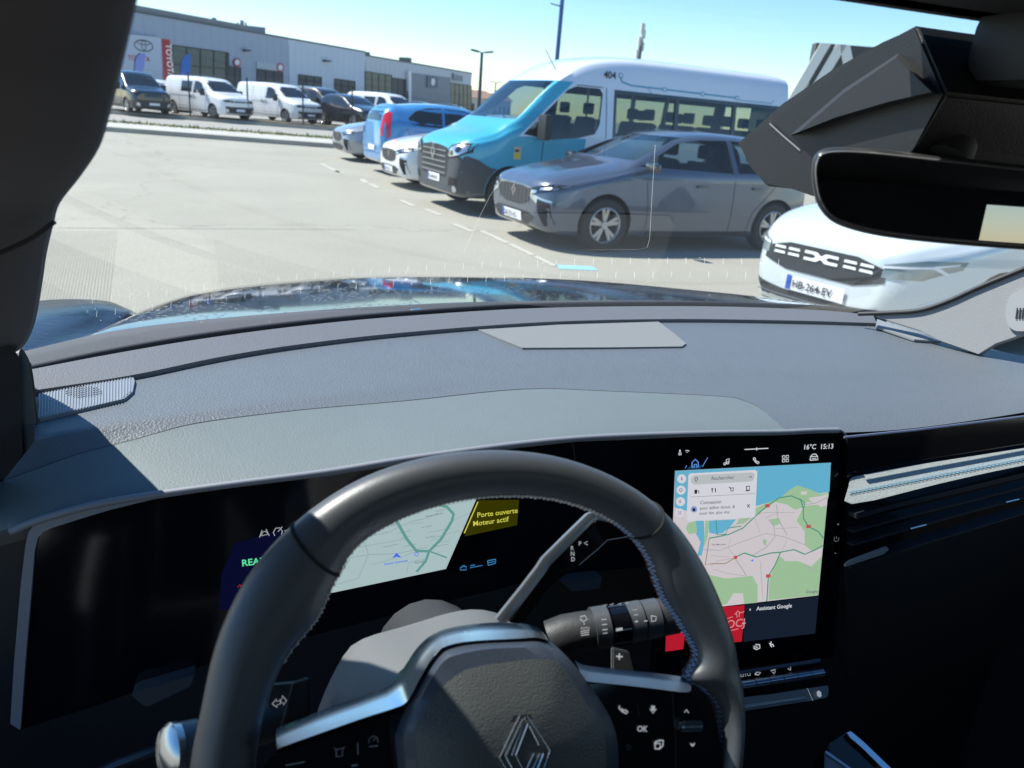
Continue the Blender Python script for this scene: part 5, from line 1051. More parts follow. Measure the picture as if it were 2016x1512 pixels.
flat('search_text', CS, .0034, L_txt, cd, [], [(Z4([(300, 524), (780, 498)]), .6)], [('Rechercher', 1400, 945.5, 6.8, -.06), ('Connexion', 1378, 993, 6.6, -.05), ('pour définir domic. &', 1378, 1003.5, 5.6, -.05), ('avoir itin. plus vite', 1377, 1013.5, 5.6, -.05)])
def I4(*pts): return Z4(pts)
flat('category_icon', CS, .0034, L_ink, cd, [I4((330, 470), (350, 468), (350, 498), (330, 500))], [(I4((355, 475), (362, 480), (362, 495)), 1.3), (I4((338, 378), (350, 378), (353, 392), (343, 412), (332, 392), (338, 378)), 1.3), (I4((462, 458), (462, 490)), 1.6), (I4((458, 458), (458, 470), (468, 470), (468, 458)), 1), (I4((485, 457), (488, 488)), 1.8), (I4((585, 450), (595, 452), (603, 475), (618, 474), (622, 455), (598, 458)), 1.5), (I4((598, 484), (601, 486)), 2), (I4((614, 483), (617, 485)), 2), (I4((715, 445), (742, 443), (738, 470), (718, 472), (715, 445)), 1.6), (I4((710, 478), (742, 476)), 1.4), (I4((738, 378), (748, 370), (758, 378)), 1.3), (I4((722, 578), (742, 602)), 1.2), (I4((742, 576), (722, 602)), 1.2)])
def disc(cx_, cy_, r, n=16): return Z4([(cx_+r*cos(2*pi*i/n), cy_+r*sin(2*pi*i/n)) for i in range(n)])
rb = flat('round_button', CS, .003, L_card, cs, [disc(235, 388, 34), disc(230, 472, 34), disc(226, 558, 34), disc(220, 642, 33)])
flat('button_icon', CS, .0034, screen('icon_mauve', (.35, .22, .38), .7), rb, [], [(I4((235, 374), (235, 392)), 2.2), (I4((227, 390), (235, 398), (243, 390)), 1.2), (disc(229, 472, 11, 8)+[disc(229, 472, 11, 8)[0]], 1.6), (I4((214, 552), (220, 552), (227, 545), (227, 570), (220, 564), (214, 564), (214, 552)), 1.4), (I4((206, 632), (214, 630), (214, 652), (206, 654)), 1.3), (I4((234, 630), (226, 632), (226, 652), (234, 650)), 1.3)])
flat('home_badge', CS, .0034, screen('badge_blue', (.22, .33, .62), .8), cd, [disc(326, 615, 24)])
flat('home_glyph', CS, .0037, L_ink, cd, [I4((314, 615), (326, 603), (338, 614), (335, 628), (317, 630))])
# top bar
flat('status_text', CS, .001, L_w, cs, [], [(I4((703, 170), (880, 161)), 1.6), (I4((793, 155), (793, 178)), 1.5), (I4((222, 172), (222, 190)), 2.5), (I4((213, 210), (216, 195), (230, 195), (233, 208), (213, 210)), 1.5), (I4((262, 182), (275, 176), (292, 182)), 1.3), (I4((272, 192), (280, 190)), 1.3)], [('16°C', 1581, 885, 8.5, -.04), ('15:13', 1614, 884, 8.5, -.04)])
flat('menu_icon', CS, .001, L_w, cs, [], [(I4((565, 275), (568, 245), (588, 238), (586, 268)), 1.5), (disc(556, 277, 8, 8)+[disc(556, 277, 8, 8)[0]], 1.4), (disc(578, 270, 8, 8)+[disc(578, 270, 8, 8)[0]], 1.4), (I4((772, 230), (768, 240), (785, 265), (805, 277), (812, 268), (800, 258), (795, 262), (782, 248), (785, 240), (775, 230)), 1.6)]
     + [(Z4([(x, y), (x+18, y-1), (x+18, y+17), (x, y+18), (x, y)]), 1.4) for x, y in ((985, 217), (1012, 215), (985, 245), (1012, 243))] + [(I4((1190, 250), (1195, 222), (1212, 205), (1232, 204), (1245, 220), (1250, 246), (1190, 250)), 1.6), (I4((1197, 224), (1243, 221)), 1.4), (I4((1205, 238), (1238, 236)), 1.2)])
flat('home_icon', CS, .001, screen('icon_home', (.12, .28, .72), .9), cs, [], [(I4((312, 302), (312, 268), (336, 244), (358, 264), (358, 300), (345, 301), (345, 280), (328, 281), (328, 302), (312, 302)), 1.8), (I4((388, 300), (428, 230)), 1.1), (I4((262, 310), (272, 288)), 1.1)])
flat('home_glow', CS, .0006, screen('glow_home', (.01, .05, .13), .7), cs, [I4((275, 318), (300, 290), (390, 284), (372, 314))])
flat('power_icon', CS, .001, screen('icon_faint', (.18, .2, .22), .6), cs, [], [(I4((1372, 822), (1370, 845), (1385, 856), (1402, 846), (1405, 826)), 1), (I4((1387, 815), (1387, 834)), 1), (I4((1392, 727), (1408, 727)), 1), (I4((1400, 719), (1400, 735)), 1), (I4((1372, 942), (1385, 942)), 1), (disc(1287, 342, 17, 10)+[disc(1287, 342, 17, 10)[0]], 1)])
# lower tiles
def Z5(pts): return [(1280+x/4.295, 1160+y/4.295) for x, y in pts]
rd = flat('red_tile', CS, .001, screen('tile_red', (.5, .012, .03), .7), cs, [Z5([(590, 152), (800, 135), (775, 442), (600, 462)])])
flat('red_tile', CS, .001, MT['lit_tile_red'], cs, [[(1312, 1228), (1331, 1222), (1350, 1240), (1345, 1278), (1310, 1283)]])
flat('tile_drawing', CS, .0016, screen('tile_pink', (.72, .25, .28), .7), rd, [], [(Z5([(715, 215), (740, 185), (765, 200), (795, 190)]), 2), (Z5([(730, 200), (735, 240)]), 1.6), (Z5([(755, 190), (752, 235)]), 1.6), (Z5([(660, 380), (660, 355), (745, 335)]), 1.6), (Z5([(650, 250), (700, 232)]), 1.4)], [('IOCJ', 1424, 1238, 15, -.13)])
tl = flat('dark_tile', CS, .0006, screen('tile_navy', (.008, .014, .028), .8), cs, [Z5([(805, 132), (1425, 60), (1395, 375), (790, 445)])])
flat('assistant_text', CS, .0012, L_w, tl, [], [(Z5([(845, 165), (845, 182)]), 2), (Z5([(780, 285), (793, 298), (806, 284)]), 1.6)], [('Assistant Google', 1489, 1202, 7.2, -.09, .015)])
flat('climate_icon', CS, .0012, L_w, cs, [], [(Z5([(880, 478), (878, 500), (900, 510), (928, 498), (926, 470), (895, 468), (895, 492), (910, 490)]), 1.8), (Z5([(1025, 442), (1015, 470), (1030, 490)]), 1.8), (Z5([(1008, 458), (1040, 470), (1045, 485)]), 1.8), (disc(0, 0, 1, 3), .1)] if False else [(Z5([(880, 478), (878, 500), (900, 510), (928, 498), (926, 470), (895, 468), (895, 492), (910, 490)]), 1.8), (Z5([(1025, 442), (1015, 470), (1030, 490)]), 1.8), (Z5([(1008, 458), (1040, 470), (1045, 485)]), 1.8)])
# climate panel under the screen
KP = PL((.62, .655, EZ-.66), tilt(-3, 50))
def keypx(pts): return Z5(pts)
kp = slab('climate_panel', keypx([(640, 705), (1445, 582), (1462, 600), (1515, 830), (1510, 900), (1490, 925), (1380, 945), (640, 1075)]), KP, 0, .02, M_gloss, ME)
slab('top_ledge', keypx([(640, 708), (1445, 583), (1452, 612), (640, 735)]), KP, .006, .008, mat('ledge_blue', (.06, .075, .11), .4), kp, .001)
bm = PB(); a = KP.p(*Z5([(640, 830)])[0], .004); b = KP.p(*Z5([(1462, 700)])[0], .004); 
for i in range(7): add_tube(bm, [a.lerp(b, i/7+.004), a.lerp(b, (i+1)/7-.004)], .0052, 12)
obj('toggle_key', bm, mat('toggle_metal', (.30, .34, .42), .25, metal=.9), kp, 40)
slab('lower_tray', keypx([(640, 930), (1040, 885), (1330, 838), (1505, 812), (1513, 830), (1510, 895), (1490, 918), (1375, 940), (640, 1055)]), KP, .003, .006, mat('tray_grey', (.16, .17, .17), .35, coat=.5), kp, .001)
slab('tray_glint', keypx([(640, 1000), (1310, 905), (1312, 925), (640, 1030)]), KP, .0045, .003, mat('tray_glint_pale', (.30, .31, .31), .4), kp)  # paler strip, the tray's highlight put into the colour
flat('key_symbol', KP, .0072, M_icon, kp, [Z5([(1408, 870), (1425, 855), (1445, 870), (1450, 905), (1430, 915), (1412, 900)])], [(Z5([(1330, 838), (1375, 942)]), .8)])
flat('key_text', KP, .0012, M_icon, kp, [], [(Z5([(885, 720), (905, 700), (935, 705), (915, 725), (885, 720)]), 2), (Z5([(1020, 690), (1060, 680), (1055, 705)]), 2), (Z5([(1150, 655), (1190, 648), (1185, 685), (1165, 670)]), 2.2), (Z5([(1035, 700), (1050, 715)]), 2)], [('AUTO', 1453, 1334, 6.5, -.15)])
# passenger side trim
TP = PL((1.0, .71, EZ-.47), tilt(0, 12))
tr = obj('passenger_trim', prism([TP.p(x, y) for x, y in [(1669, 862), (1800, 850), (2016, 822), (2300, 775), (2300, 920), (2016, 1004), (1850, 1058), (1664, 1116)]], ray(1670, 980)*.05), M_gloss, ME, 30)
bm = PB(); add_tube(bm, [TP.p(x, y, .004) for x, y in [(1662, 861), (1800, 847), (2016, 820), (2300, 777)]], .0017, 6); obj('trim_line', bm, mat('line_mauve', (.22, .22, .28), .3, metal=.5), tr)
st = catmull([(a, b, 0) for a, b in [(1671, 960), (1675, 943), (1690, 937), (1800, 916), (2016, 882), (2300, 835), (2300, 865), (2016, 916), (1850, 952), (1677, 993)]], 3, True)
_a = TP.p(1672, 938, .008); _e = (TP.p(2300, 832, .008)-_a).normalized(); _n = tilt(0, 50); _n = (_n-_e*_n.dot(_e)).normalized(); SP = PL(_a, _n)
fs = obj('fabric_strip', prism([SP.p(p.x, p.y, .0) for p in st], ray(1680, 960)*.012, .0012), mat('strip_fabric', (.34, .365, .35), .9, var=.12, vscale=60, bump=.8, bscale=500, sheen=.3), tr, 50)
bm = PB()
for y0, y1 in ((966, 899), (972, 905)):
    for i in range(46):
        x = 1672+i*7.8; t = i*7.8/344; pline(bm, SP, [(x, y0+(y1-y0)*t), (x+5.5, y0+(y1-y0)*(t+.016))], 1.3, .0014)
obj('stitching', bm, mat('stitch_blue', (.25, .48, .62), .7), fs)
bm = PB(); add_grid(bm, [[SP.p(x, y, .0008) for x, y in [(1672, 969), (1800, 944), (2016, 902), (2250, 858)]], [SP.p(x, y, .0008) for x, y in [(1672, 972), (1800, 947), (2016, 905), (2250, 861)]]]); obj('stitch_band', bm, mat('band_blue', (.16, .24, .28), .8), fs)
for k, (ln, wd) in enumerate([([(1670, 1010), (1740, 990), (1860, 962), (2016, 925), (2250, 868)], 9), ([(1668, 1042), (1760, 1016), (1900, 982), (2016, 952), (2250, 895)], 4), ([(1667, 1068), (1780, 1036), (1900, 1003), (2016, 972), (2250, 915)], 4), ([(1663, 1112), (1760, 1080), (1880, 1044), (2016, 1003), (2250, 940)], 3)]):
    bm = PB(); P_ = [(x, y) for x, y in ln]
    add_prism(bm, [TP.p(x, y-wd*.5, .0) for x, y in P_]+[TP.p(x, y+wd*.5, .0) for x, y in P_[::-1]], TP.n*(.016 if k == 0 else .011)); obj('air_vent_slat', bm, mat('slat_dark', (.03, .035, .045), .22, coat=.6), tr)
slab('vent_shelf', [(1664, 1112), (1672, 1104), (1745, 1076), (1752, 1082), (1740, 1092), (1664, 1117)], TP, .016, .003, mat('shelf_pale', (.30, .30, .29), .5), tr, .001)
for a, b in (((1791, 1041), (1822, 1033)), ((1979, 989), (2005, 983))): obj('vent_tab', tube([TP.p(*a, .014), TP.p(*b, .014)], .0018, 8), M_chrome, tr, 60)
# glove box and centre console
GP = PL((1.0, .80, EZ-.7), tilt(0, -14))
bm = PB(); add_prism(bm, [GP.p(x, y) for x, y in [(1660, 1120), (2016, 1008), (2350, 900), (2350, 1700), (1700, 1700)]], V((0, .06, 0))); obj('glove_box', bm, mat('glove_black', (.030, .034, .040), .6, bump=.3, bscale=500), ME)
CP = PL((.62, .52, EZ-.78), (0, -.35, .94))
cc_ = slab('centre_console', Z5([(1505, 1320), (1530, 1290), (1650, 1215), (1690, 1195), (1760, 1240), (2100, 1560), (2100, 2300), (1900, 2300), (1520, 1400)]), CP, 0, .05, M_gloss, ME, .001)
slab('console_trim', Z5([(1660, 1212), (1700, 1198), (1815, 1300), (2100, 1570), (2100, 1650), (1804, 1352), (1690, 1255)]), CP, .006, .006, M_chrome, cc_, .0008)
slab('console_lid', Z5([(1480, 1375), (1500, 1372), (1700, 1512), (2000, 1800), (1800, 2300), (1480, 1800)]), CP, .004, .004, mat('lid_grey', (.18, .19, .20), .4), cc_, .0006)
slab('console_edge', Z5([(1482, 1368), (1494, 1366), (1710, 1520), (1700, 1535), (1482, 1385)]), CP, .0065, .002, M_silver, cc_)

# ================================================================== STEERING WHEEL
WC = V((.138, .38, EZ-.383)); wt = radians(26); WA = V((0, -cos(wt), sin(wt))); WU = V((0, sin(wt), cos(wt))); WR = V((1, 0, 0)); WP = PL(WC, WA)
def wpt(a, r, o=0.0): return WC+(WR*cos(radians(a))+WU*sin(radians(a)))*r+WA*o
RIMR = [(-180, .187, .150), (-150, .187, .150), (-120, .184, .150), (-90, .180, .150), (-60, .184, .150), (-30, .187, .168), (-12, .1865, .170), (-4, .187, .166), (1, .187, .156), (5, .187, .143), (10, .187, .1545), (20, .187, .150), (30, .188, .1475), (40, .189, .156), (50, .1885, .159), (66, .1858, .156), (84, .1835, .152), (100, .1845, .1515), (114, .1875, .1525), (124, .189, .152), (134, .190, .144), (143, .190, .139), (154, .1875, .1445), (167, .184, .1472), (180, .187, .150)]
prof = catmull([(a, o, i) for a, o, i in RIMR], 5)[:-1]
bm = PB(); rows = []
for a, o, i in [tuple(p) for p in prof]:
    rc = (o+i)/2; hr = (o-i)/2; ring_ = []
    for k in range(20):
        q = 2*pi*k/20; ring_.append(wpt(a, rc+cos(q)*hr, sin(q)*.0155*(1.0+.12*cos(q))))
    rows.append(ring_)
R_ = add_grid(bm, rows, True)
for k in range(20): bm.faces.new((R_[-1][k], R_[-1][(k+1) % 20], R_[0][(k+1) % 20], R_[0][k]))
sw = obj('steering_wheel', bm, M_leather, ME, 80)
def at_rim(a, q, e=0.0):
    P_ = sorted(prof, key=lambda p: abs(p.x-a))[0]; rc = (P_.y+P_.z)/2; hr = (P_.y-P_.z)/2+e
    return wpt(a, rc+cos(q)*hr, sin(q)*(.0155*(1+.12*cos(q))+e))
for a0, sk_ in ((130.5, 4), (47, -6)):
    bm = PB(); pts = [at_rim(a0+sk_*sin(q)*.5, q, .0003) for q in [2*pi*k/30 for k in range(31)]]; add_tube(bm, pts, .0011, 6); obj('leather_seam', bm, mat('rim_seam_black', (.008, .008, .008), .9), sw)  # black joint lines across the rim leather
# baseball stitching along the inner edge of the rim
bm = PB(); bm2 = PB(); n_ = 150
for i in range(n_):
    a = -20+i*(175/n_); q = pi-.35 if i % 2 else pi+.05
    p0 = at_rim(a, pi-.42, .0006); p1 = at_rim(a+.9, pi+.02, .0007); p2 = at_rim(a+1.17, pi-.42, .0006)
    add_tube(bm if a < 52 else bm2, [p0, p1], .00042, 4, cap=False); add_tube(bm if a < 52 else bm2, [p1, p2], .00032, 4, cap=False)
obj('stitching', bm, mat('stitch_pale_blue', (.28, .38, .58), .7), sw); obj('stitching', bm2, mat('stitch_white', (.5, .5, .5), .7), sw)
bm = PB()
for i in range(60):
    a = -5+i*1.4; add_tube(bm, [at_rim(a, pi+.22, .0004), at_rim(a+.8, pi+.3, .0004)], .0003, 4, cap=False)
obj('stitching', bm, mat('stitch_red', (.4, .06, .07), .7), sw)
def W_(px, o): return [WP.p(x, y, o) for x, y in px]
def wslab(name, px, o, th, m, parent=sw, bev=.0008): return obj(name, prism(W_(px, o), -WA*th, bev), m, parent, 30)
# leather gusset of the right spoke + left spoke
# satin trim of the spokes
def strap(name, top, bot, o0, o1, m, parent=sw, n=40):
    """satin band: outer edge px, inner edge px, with a bevelled section"""
    A = resample(catmull([(a, b, 0) for a, b in top], 5), n); B = resample(catmull([(a, b, 0) for a, b in bot], 5), n)
    r0 = [WP.p(p.x, p.y, o0-.012) for p in A]; r1 = [WP.p(p.x, p.y, o0) for p in A]; r2 = [WP.p(*(p.lerp(q, .5)).xy, o0*.5+o1*.5) for p, q in zip(A, B)]; r3 = [WP.p(p.x, p.y, o1+.001) for p in B]; r4 = [WP.p(p.x, p.y, o0-.006) for p in B]
    bm = PB(); add_grid(bm, [r0, r1, r2, r3, r4]); return obj(name, bm, m, parent, 40)
strap('spoke_trim', [(543, 1436), (560, 1428), (640, 1396), (720, 1368), (766, 1350), (790, 1322), (820, 1277), (850, 1250), (890, 1235), (960, 1226), (1030, 1228), (1058, 1236), (1075, 1252)], [(545, 1476), (562, 1468), (640, 1440), (720, 1412), (776, 1394), (802, 1380), (830, 1330), (858, 1285), (885, 1270), (930, 1262), (1020, 1257), (1064, 1255), (1080, 1262)], -.002, .026, M_satin, n=60)
strap('spoke_trim', [(1132, 1300), (1150, 1309), (1220, 1318), (1290, 1325), (1350, 1334), (1362, 1344)], [(1150, 1340), (1168, 1343), (1220, 1348), (1290, 1356), (1345, 1363), (1360, 1360)], -.002, .022, mat('satin_sky_dim', (.22, .28, .36), .3, metal=.9), n=30)  # darker copy of the same spoke metal, shading put into its colour
# button panels
bpL = wslab('button_panel', [(520, 1500), (550, 1484), (640, 1448), (720, 1420), (790, 1394), (830, 1440), (830, 1700), (600, 1720), (530, 1600)], .010, .012, M_gloss, bev=.002)
bpR = wslab('button_panel', [(1140, 1340), (1220, 1346), (1300, 1356), (1370, 1368), (1396, 1382), (1412, 1410), (1424, 1480), (1420, 1580), (1380, 1640), (1180, 1640), (1180, 1400)], .010, .012, M_gloss, bev=.002)
def Z7(pts): return [(760+x/2.8, 1200+y/2.8) for x, y in pts]
def wflat(name, o, m, parent, polys=(), lines=(), texts=()): return flat(name, WP, o, m, parent, polys, lines, texts)
wflat('button_symbol', .0112, M_icon, bpR, [Z7([(1462, 530), (1482, 530), (1484, 555), (1472, 562), (1460, 553)]), Z7([(1676, 735), (1690, 742), (1704, 733), (1700, 748), (1690, 758), (1680, 748)])],
      [(Z7([(1288, 530), (1284, 542), (1302, 562), (1325, 574), (1333, 566), (1318, 553), (1310, 558), (1298, 545)]), 3), (Z7([(1455, 548), (1472, 572), (1490, 548)]), 1.6), (Z7([(1645, 568), (1657, 552), (1668, 570)]), 2), (Z7([(1482, 732), (1508, 722), (1528, 722), (1526, 750), (1508, 768), (1484, 768), (1482, 732)]), 3), (Z7([(1482, 740), (1512, 738), (1510, 766)]), 2.4)], [('OK', 1254, 1440, 9.5, .02, .03)])
sx, sy = 1336, 760; star = [(sx+(18 if i % 2 == 0 else 8)*sin(pi*i/5), sy-(18 if i % 2 == 0 else 8)*cos(pi*i/5)) for i in range(11)]
wflat('star_symbol', .0112, mat('icon_dim_paint', (.12, .12, .13), .5), bpR, [], [(Z7(star), 1)])
bm = PB(); add_tube(bm, W_([(1343, 1429), (1378, 1428)], .0125), .0042, 14); ro = obj('thumb_roller', bm, mat('roller_metal', (.32, .38, .44), .2, metal=.9), bpR, 40)
obj('roller_end', tube(W_([(1334, 1428), (1343, 1429)], .0115), .003, 10), M_chrome, bpR, 40)
wflat('panel_joint', .0110, mat('joint_grey2', (.04, .04, .045), .4), bpR, [], [([(1255, 1385), (1258, 1410)], 1.5), ([(1323, 1362), (1330, 1450), (1330, 1512)], 1)])
wflat('button_symbol', .0112, mat('icon_half', (.28, .29, .31), .5), bpL, [], [([(662, 1476), (675, 1473), (674, 1488), (662, 1490), (662, 1476)], 2), ([(658, 1472), (661, 1476)], 1.5), ([(679, 1470), (675, 1474)], 1.5), ([(704, 1462), (705, 1486)], 2), ([(726, 1463), (727, 1454), (735, 1449), (743, 1453), (744, 1462)], 1.8), ([(734, 1459), (740, 1453)], 1.3), ([(727, 1470), (744, 1468)], 2.4), ([(562, 1507), (600, 1500)], 2), ([(692, 1508), (704, 1506)], 3)])
# airbag pad: nested rings, each lying on its own height
r0_ = [(779, 1470), (784, 1430), (800, 1392), (832, 1330), (862, 1284), (885, 1268), (930, 1261), (1020, 1257), (1064, 1256), (1092, 1270), (1130, 1308), (1165, 1355), (1200, 1410), (1216, 1465), (1214, 1540), (1180, 1640), (1110, 1700), (1000, 1720), (880, 1700), (805, 1610)]
r1_ = [(795, 1470), (803, 1430), (820, 1392), (850, 1335), (876, 1300), (905, 1288), (960, 1278), (1020, 1275), (1060, 1276), (1090, 1290), (1120, 1325), (1150, 1370), (1182, 1420), (1196, 1465), (1194, 1540), (1165, 1630), (1100, 1685), (1000, 1700), (890, 1685), (822, 1600)]
r2_ = [(820, 1470), (818, 1432), (836, 1400), (872, 1352), (910, 1322), (950, 1310), (1000, 1303), (1050, 1298), (1085, 1300), (1106, 1312), (1130, 1345), (1155, 1385), (1180, 1428), (1192, 1468), (1190, 1540), (1160, 1625), (1096, 1678), (1000, 1692), (895, 1678), (840, 1590)]
r3_ = [(880, 1475), (885, 1450), (900, 1425), (925, 1405), (950, 1392), (980, 1385), (1010, 1380), (1045, 1378), (1075, 1380), (1095, 1390), (1112, 1410), (1125, 1430), (1136, 1455), (1140, 1480), (1136, 1540), (1110, 1590), (1070, 1615), (1000, 1625), (930, 1612), (892, 1560)]
rings = [(r0_, .004), (r0_, .022), (r1_, .034), (r2_, .037), (r3_, .046)]
bm = PB(); G = [[WP.p(p.x, p.y, o) for p in catmull([(a, b, 0) for a, b in px], 5, True)] for px, o in rings]
cen = V((0, 0, 0)); 
for p in G[-1]: cen += p
cen /= len(G[-1]); G.append([p.lerp(cen, .5)+WA*.003 for p in G[-1]]); G.append([p.lerp(cen, .98)+WA*.004 for p in G[-1]])
add_grid(bm, G[:4], True); pad = obj('airbag_cover', bm, mat('pad_edge', (.035, .045, .065), .45, bump=.2, bscale=500), sw, 50)
pm_ = mat('pad_grain', (.065, .069, .07), .5); n = pm_.node_tree.nodes; l = pm_.node_tree.links
tc = n.new('ShaderNodeTexCoord'); vo = n.new('ShaderNodeTexVoronoi'); vo.inputs['Scale'].default_value = 800; vo.inputs['Randomness'].default_value = .9; l.new(tc.outputs['Object'], vo.inputs['Vector']); bu = n.new('ShaderNodeBump'); bu.inputs['Strength'].default_value = .5; bu.inputs['Distance'].default_value = .0005; bu.invert = True; l.new(vo.outputs[0], bu.inputs['Height']); l.new(bu.outputs[0], n['Principled BSDF'].inputs['Normal'])
bm = PB(); add_grid(bm, G[3:], True); pg_ = obj('airbag_grain', bm, pm_, pad, 50)
bvp = BVHTree.FromPolygons([v.co.copy() for v in pg_.data.vertices], [tuple(p.vertices) for p in pg_.data.polygons])
def padp(x, y, off):
    h = bvp.ray_cast(EYE, ray(x, y)); return (h[0] if h[0] else WP.p(x, y, .047))+WA*off
def Z3(pts): return Z7(pts)
bars = [([(735, 580), (622, 815)], 1.4), ([(752, 600), (655, 805)], 2.2), ([(780, 625), (712, 800)], 2.2), ([(765, 590), (690, 800)], 1.4), ([(775, 585), (900, 775)], 1.2), ([(785, 640), (838, 745)], 1.2), ([(900, 775), (820, 1000)], 1.4), ([(865, 790), (790, 980)], 2.0), ([(843, 790), (770, 960)], 1.4), ([(812, 790), (760, 900)], 1.6), ([(622, 815), (660, 880), (700, 960)], 1.2), ([(655, 805), (720, 930)], 1.4), ([(712, 800), (760, 900)], 1.2)]
bm = PB()
for px, w_ in bars: add_tube(bm, [padp(x, y, .0012) for x, y in Z7(px)], .00028*w_, 6)
obj('emblem', bm, mat('emblem_silver', (.55, .57, .58), .25, metal=.9), pad, 60)
bm = PB(); add_prism(bm, [padp(x, y, .0006) for x, y in Z7([(700, 582), (790, 575), (905, 775), (800, 1040), (740, 1040), (610, 815)])], -WA*.004); obj('emblem_recess', bm, mat('recess_dark', (.022, .024, .026), .5), pad)
# paddles behind the wheel
wslab('shift_paddle', [(1206, 1275), (1240, 1283), (1262, 1370), (1206, 1362)], -.035, .004, mat('paddle_grey', (.09, .095, .10), .5), sw, .001)
flat('paddle_symbol', WP, -.0335, M_icon, sw, [], [([(1213, 1292), (1226, 1293)], 3), ([(1219.5, 1286), (1219, 1299)], 3)])
wslab('shift_paddle', [(575, 1345), (608, 1334), (612, 1440), (552, 1450)], -.035, .004, M_black, sw, .001)
bm = PB(); pline(bm, WP, [(552, 1432), (576, 1346), (606, 1336)], 2.2, -.034); obj('paddle_edge', bm, mat('edge_grey', (.25, .26, .28), .4), sw)
# column shroud
def col(px, o): return [WP.p(x, y, o) for x, y in px]
SH = [(col([(600, 1500), (625, 1400), (665, 1310), (705, 1262), (800, 1232), (900, 1203), (960, 1202), (1010, 1222), (1080, 1260), (1120, 1330)], -.115)),
      (col([(604, 1500), (632, 1395), (672, 1312), (722, 1268), (810, 1242), (905, 1214), (962, 1211), (1012, 1230), (1082, 1268), (1122, 1340)], -.105)),
      (col([(620, 1520), (655, 1405), (700, 1330), (760, 1285), (840, 1262), (915, 1240), (970, 1235), (1020, 1248), (1080, 1285), (1120, 1350)], -.06)),
      (col([(660, 1540), (700, 1440), (740, 1380), (790, 1330), (850, 1300), (920, 1275), (975, 1270), (1030, 1280), (1085, 1310), (1120, 1370)], -.015))]
bm = PB(); rs = [resample(catmull(r, 4), 30) for r in SH]; add_grid(bm, [[p+V((0, .03, -.07)) for p in rs[0]]]+rs); obj('column_shroud', bm, mat('shroud_grey', (.115, .118, .118), .6, bump=.4, bscale=500), ME, 45)
bm = PB(); add_tube(bm, [WC-WA*.02, WC-WA*.22], .05, 20); obj('steering_column', bm, M_black, ME, 40)
# gear selector
GS = lambda px, o: [WP.p(x, y, o) for x, y in px]
sel = obj('gear_selector', prism(GS([(1000, 1225), (1072, 1130), (1088, 1102), (1172, 1026), (1220, 1030), (1245, 1045), (1248, 1058), (1200, 1062), (1176, 1082), (1140, 1112), (1080, 1150), (1030, 1230)], -.085), -WA*.012, .002), M_gloss, ME, 30)
bm = PB(); pth = GS([(985, 1225), (1034, 1164), (1066, 1122), (1076, 1106), (1120, 1062), (1163, 1020), (1178, 1014), (1210, 1020)], -.080)
for a, b in zip(pth, pth[1:]): pass
L_ = []; Rr = []
for i, p in enumerate(pth):
    t = (pth[min(i+1, len(pth)-1)]-pth[max(i-1, 0)]).normalized(); s_ = t.cross(WA)*.0042; L_.append(p+s_); Rr.append(p-s_)
add_grid(bm, [[p-WA*.006 for p in L_], L_, [(a+b)/2+WA*.0015 for a, b in zip(L_, Rr)], Rr, [p-WA*.006 for p in Rr]]); obj('selector_blade', bm, M_silver, sel, 40)
flat('selector_text', WP, -.0838, M_icon, sel, [], [([(1157, 1066), (1150, 1069), (1157, 1073)], 1.6)], [('P', 1139, 1074, 7.5, 0, .02), ('R', 1123, 1083, 7.5, 0, .02), ('N', 1123, 1094, 7.5, 0, .02), ('D', 1124, 1105, 7.5, 0, .02)])
flat('selector_line', WP, -.0838, mat('line_silver', (.4, .4, .42), .4), sel, [], [([(1140, 1112), (1176, 1082), (1196, 1063), (1240, 1056)], 1.6)])
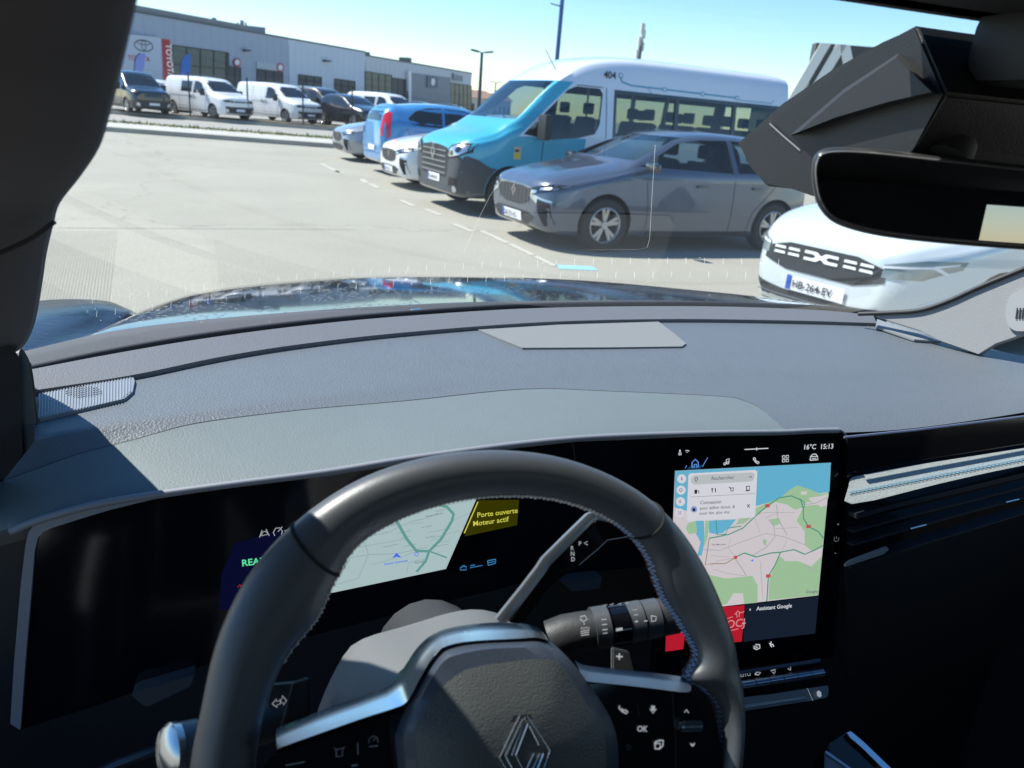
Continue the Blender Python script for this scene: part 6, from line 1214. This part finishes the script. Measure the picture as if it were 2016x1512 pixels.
# wiper stalk
def wtube(px, o, r, m, name, parent, seg=16): bm = PB(); add_tube(bm, [WP.p(x, y, oo) for (x, y), oo in zip(px, o)], r, seg); return obj(name, bm, m, parent, 40)
sk1 = wtube([(1085, 1262), (1115, 1250), (1150, 1243), (1180, 1238)], [-.07, -.066, -.064, -.062], [.016, .016, .0155, .015], M_blackp, 'wiper_stalk', ME)
for (a, b, rr, mm_) in (((1166, 1238), (1196, 1233), .0165, M_leather), ((1199, 1232), (1232, 1227), .0158, M_gloss), ((1234, 1226), (1262, 1221), .0158, M_leather), ((1264, 1221), (1294, 1216), .0155, M_leather), ((1296, 1216), (1328, 1210), .0148, M_black)):
    o = wtube([a, b], [-.062, -.060], rr, mm_, 'stalk_ring', sk1, 24)
flat('stalk_symbol', WP, -.0435, M_icon, sk1, [], [([(1142, 1214), (1152, 1212), (1156, 1219), (1148, 1224), (1142, 1218)], 2.4), ([(1150, 1226), (1150, 1230)], 2.2), ([(1143, 1243), (1160, 1241)], 1.8), ([(1143, 1247), (1160, 1245)], 1.8), ([(1144, 1251), (1160, 1249)], 1.8), ([(1184, 1220), (1194, 1219)], 2), ([(1185, 1230), (1195, 1229)], 2.2), ([(1186, 1240), (1196, 1239)], 2.2), ([(1187, 1247), (1196, 1246)], 1.6), ([(1246, 1201), (1254, 1200)], 1.2), ([(1248, 1211), (1256, 1210)], 1.6), ([(1250, 1224), (1256, 1223)], 3), ([(1268, 1223), (1275, 1222)], 2), ([(1282, 1212), (1292, 1214), (1291, 1222), (1283, 1224), (1282, 1212)], 2), ([(1213, 1240), (1226, 1238)], 5)], [('AUTO', 1143, 1239, 4.5, 0, .02)])
flat('stalk_mark', WP, -.052, M_icon, sk1, [], [([(1189, 1190), (1192, 1193), (1195, 1189)], 1), ([(1200, 1191), (1208, 1188), (1204, 1193)], 1), ([(1216, 1190), (1224, 1187), (1220, 1192)], 1), ([(1232, 1189), (1235, 1185), (1238, 1188)], 1)])
# indicator stalk on the left, silver knob
sk2 = wtube([(600, 1400), (440, 1450), (400, 1462), (360, 1474)], [-.07, -.066, -.064, -.062], [.013, .013, .0135, .015], M_black, 'indicator_stalk', ME)
wtube([(392, 1462), (352, 1474)], [-.062, -.058], [.0155, .0165], mat('knob_ring', (.10, .10, .105), .4), 'stalk_ring', sk2, 24)
kb = wtube([(352, 1474), (335, 1478), (322, 1481), (314, 1483)], [-.058, -.056, -.054, -.053], [.0168, .0175, .014, .002], mat('knob_silver', (.55, .55, .54), .25, metal=.85), 'knob', sk2, 28)
flat('turn_symbol', WP, -.060, M_icon, sk2, [], [([(536, 1386), (544, 1376), (544, 1381), (552, 1379), (552, 1386), (545, 1388), (546, 1393), (536, 1386)], 1.4), ([(564, 1379), (556, 1370), (556, 1375), (552, 1377), (553, 1384), (557, 1383), (558, 1388), (564, 1379)], 1.4)])
bm = PB(); add_prism(bm, GS([(528, 1350), (580, 1345), (580, 1440), (530, 1440)], -.062), -WA*.006); obj('stalk_panel', bm, M_black, ME)
# small dark door pocket ledge lower left
bm = PB(); add_tube(bm, [FS.p(x, y, .01) for x, y in [(120, 1560), (230, 1505), (300, 1478), (380, 1450)]], [.004, .006, .006, .004], 8); obj('knee_trim', bm, mat('knee_gloss', (.02, .025, .035), .3), ME, 60)
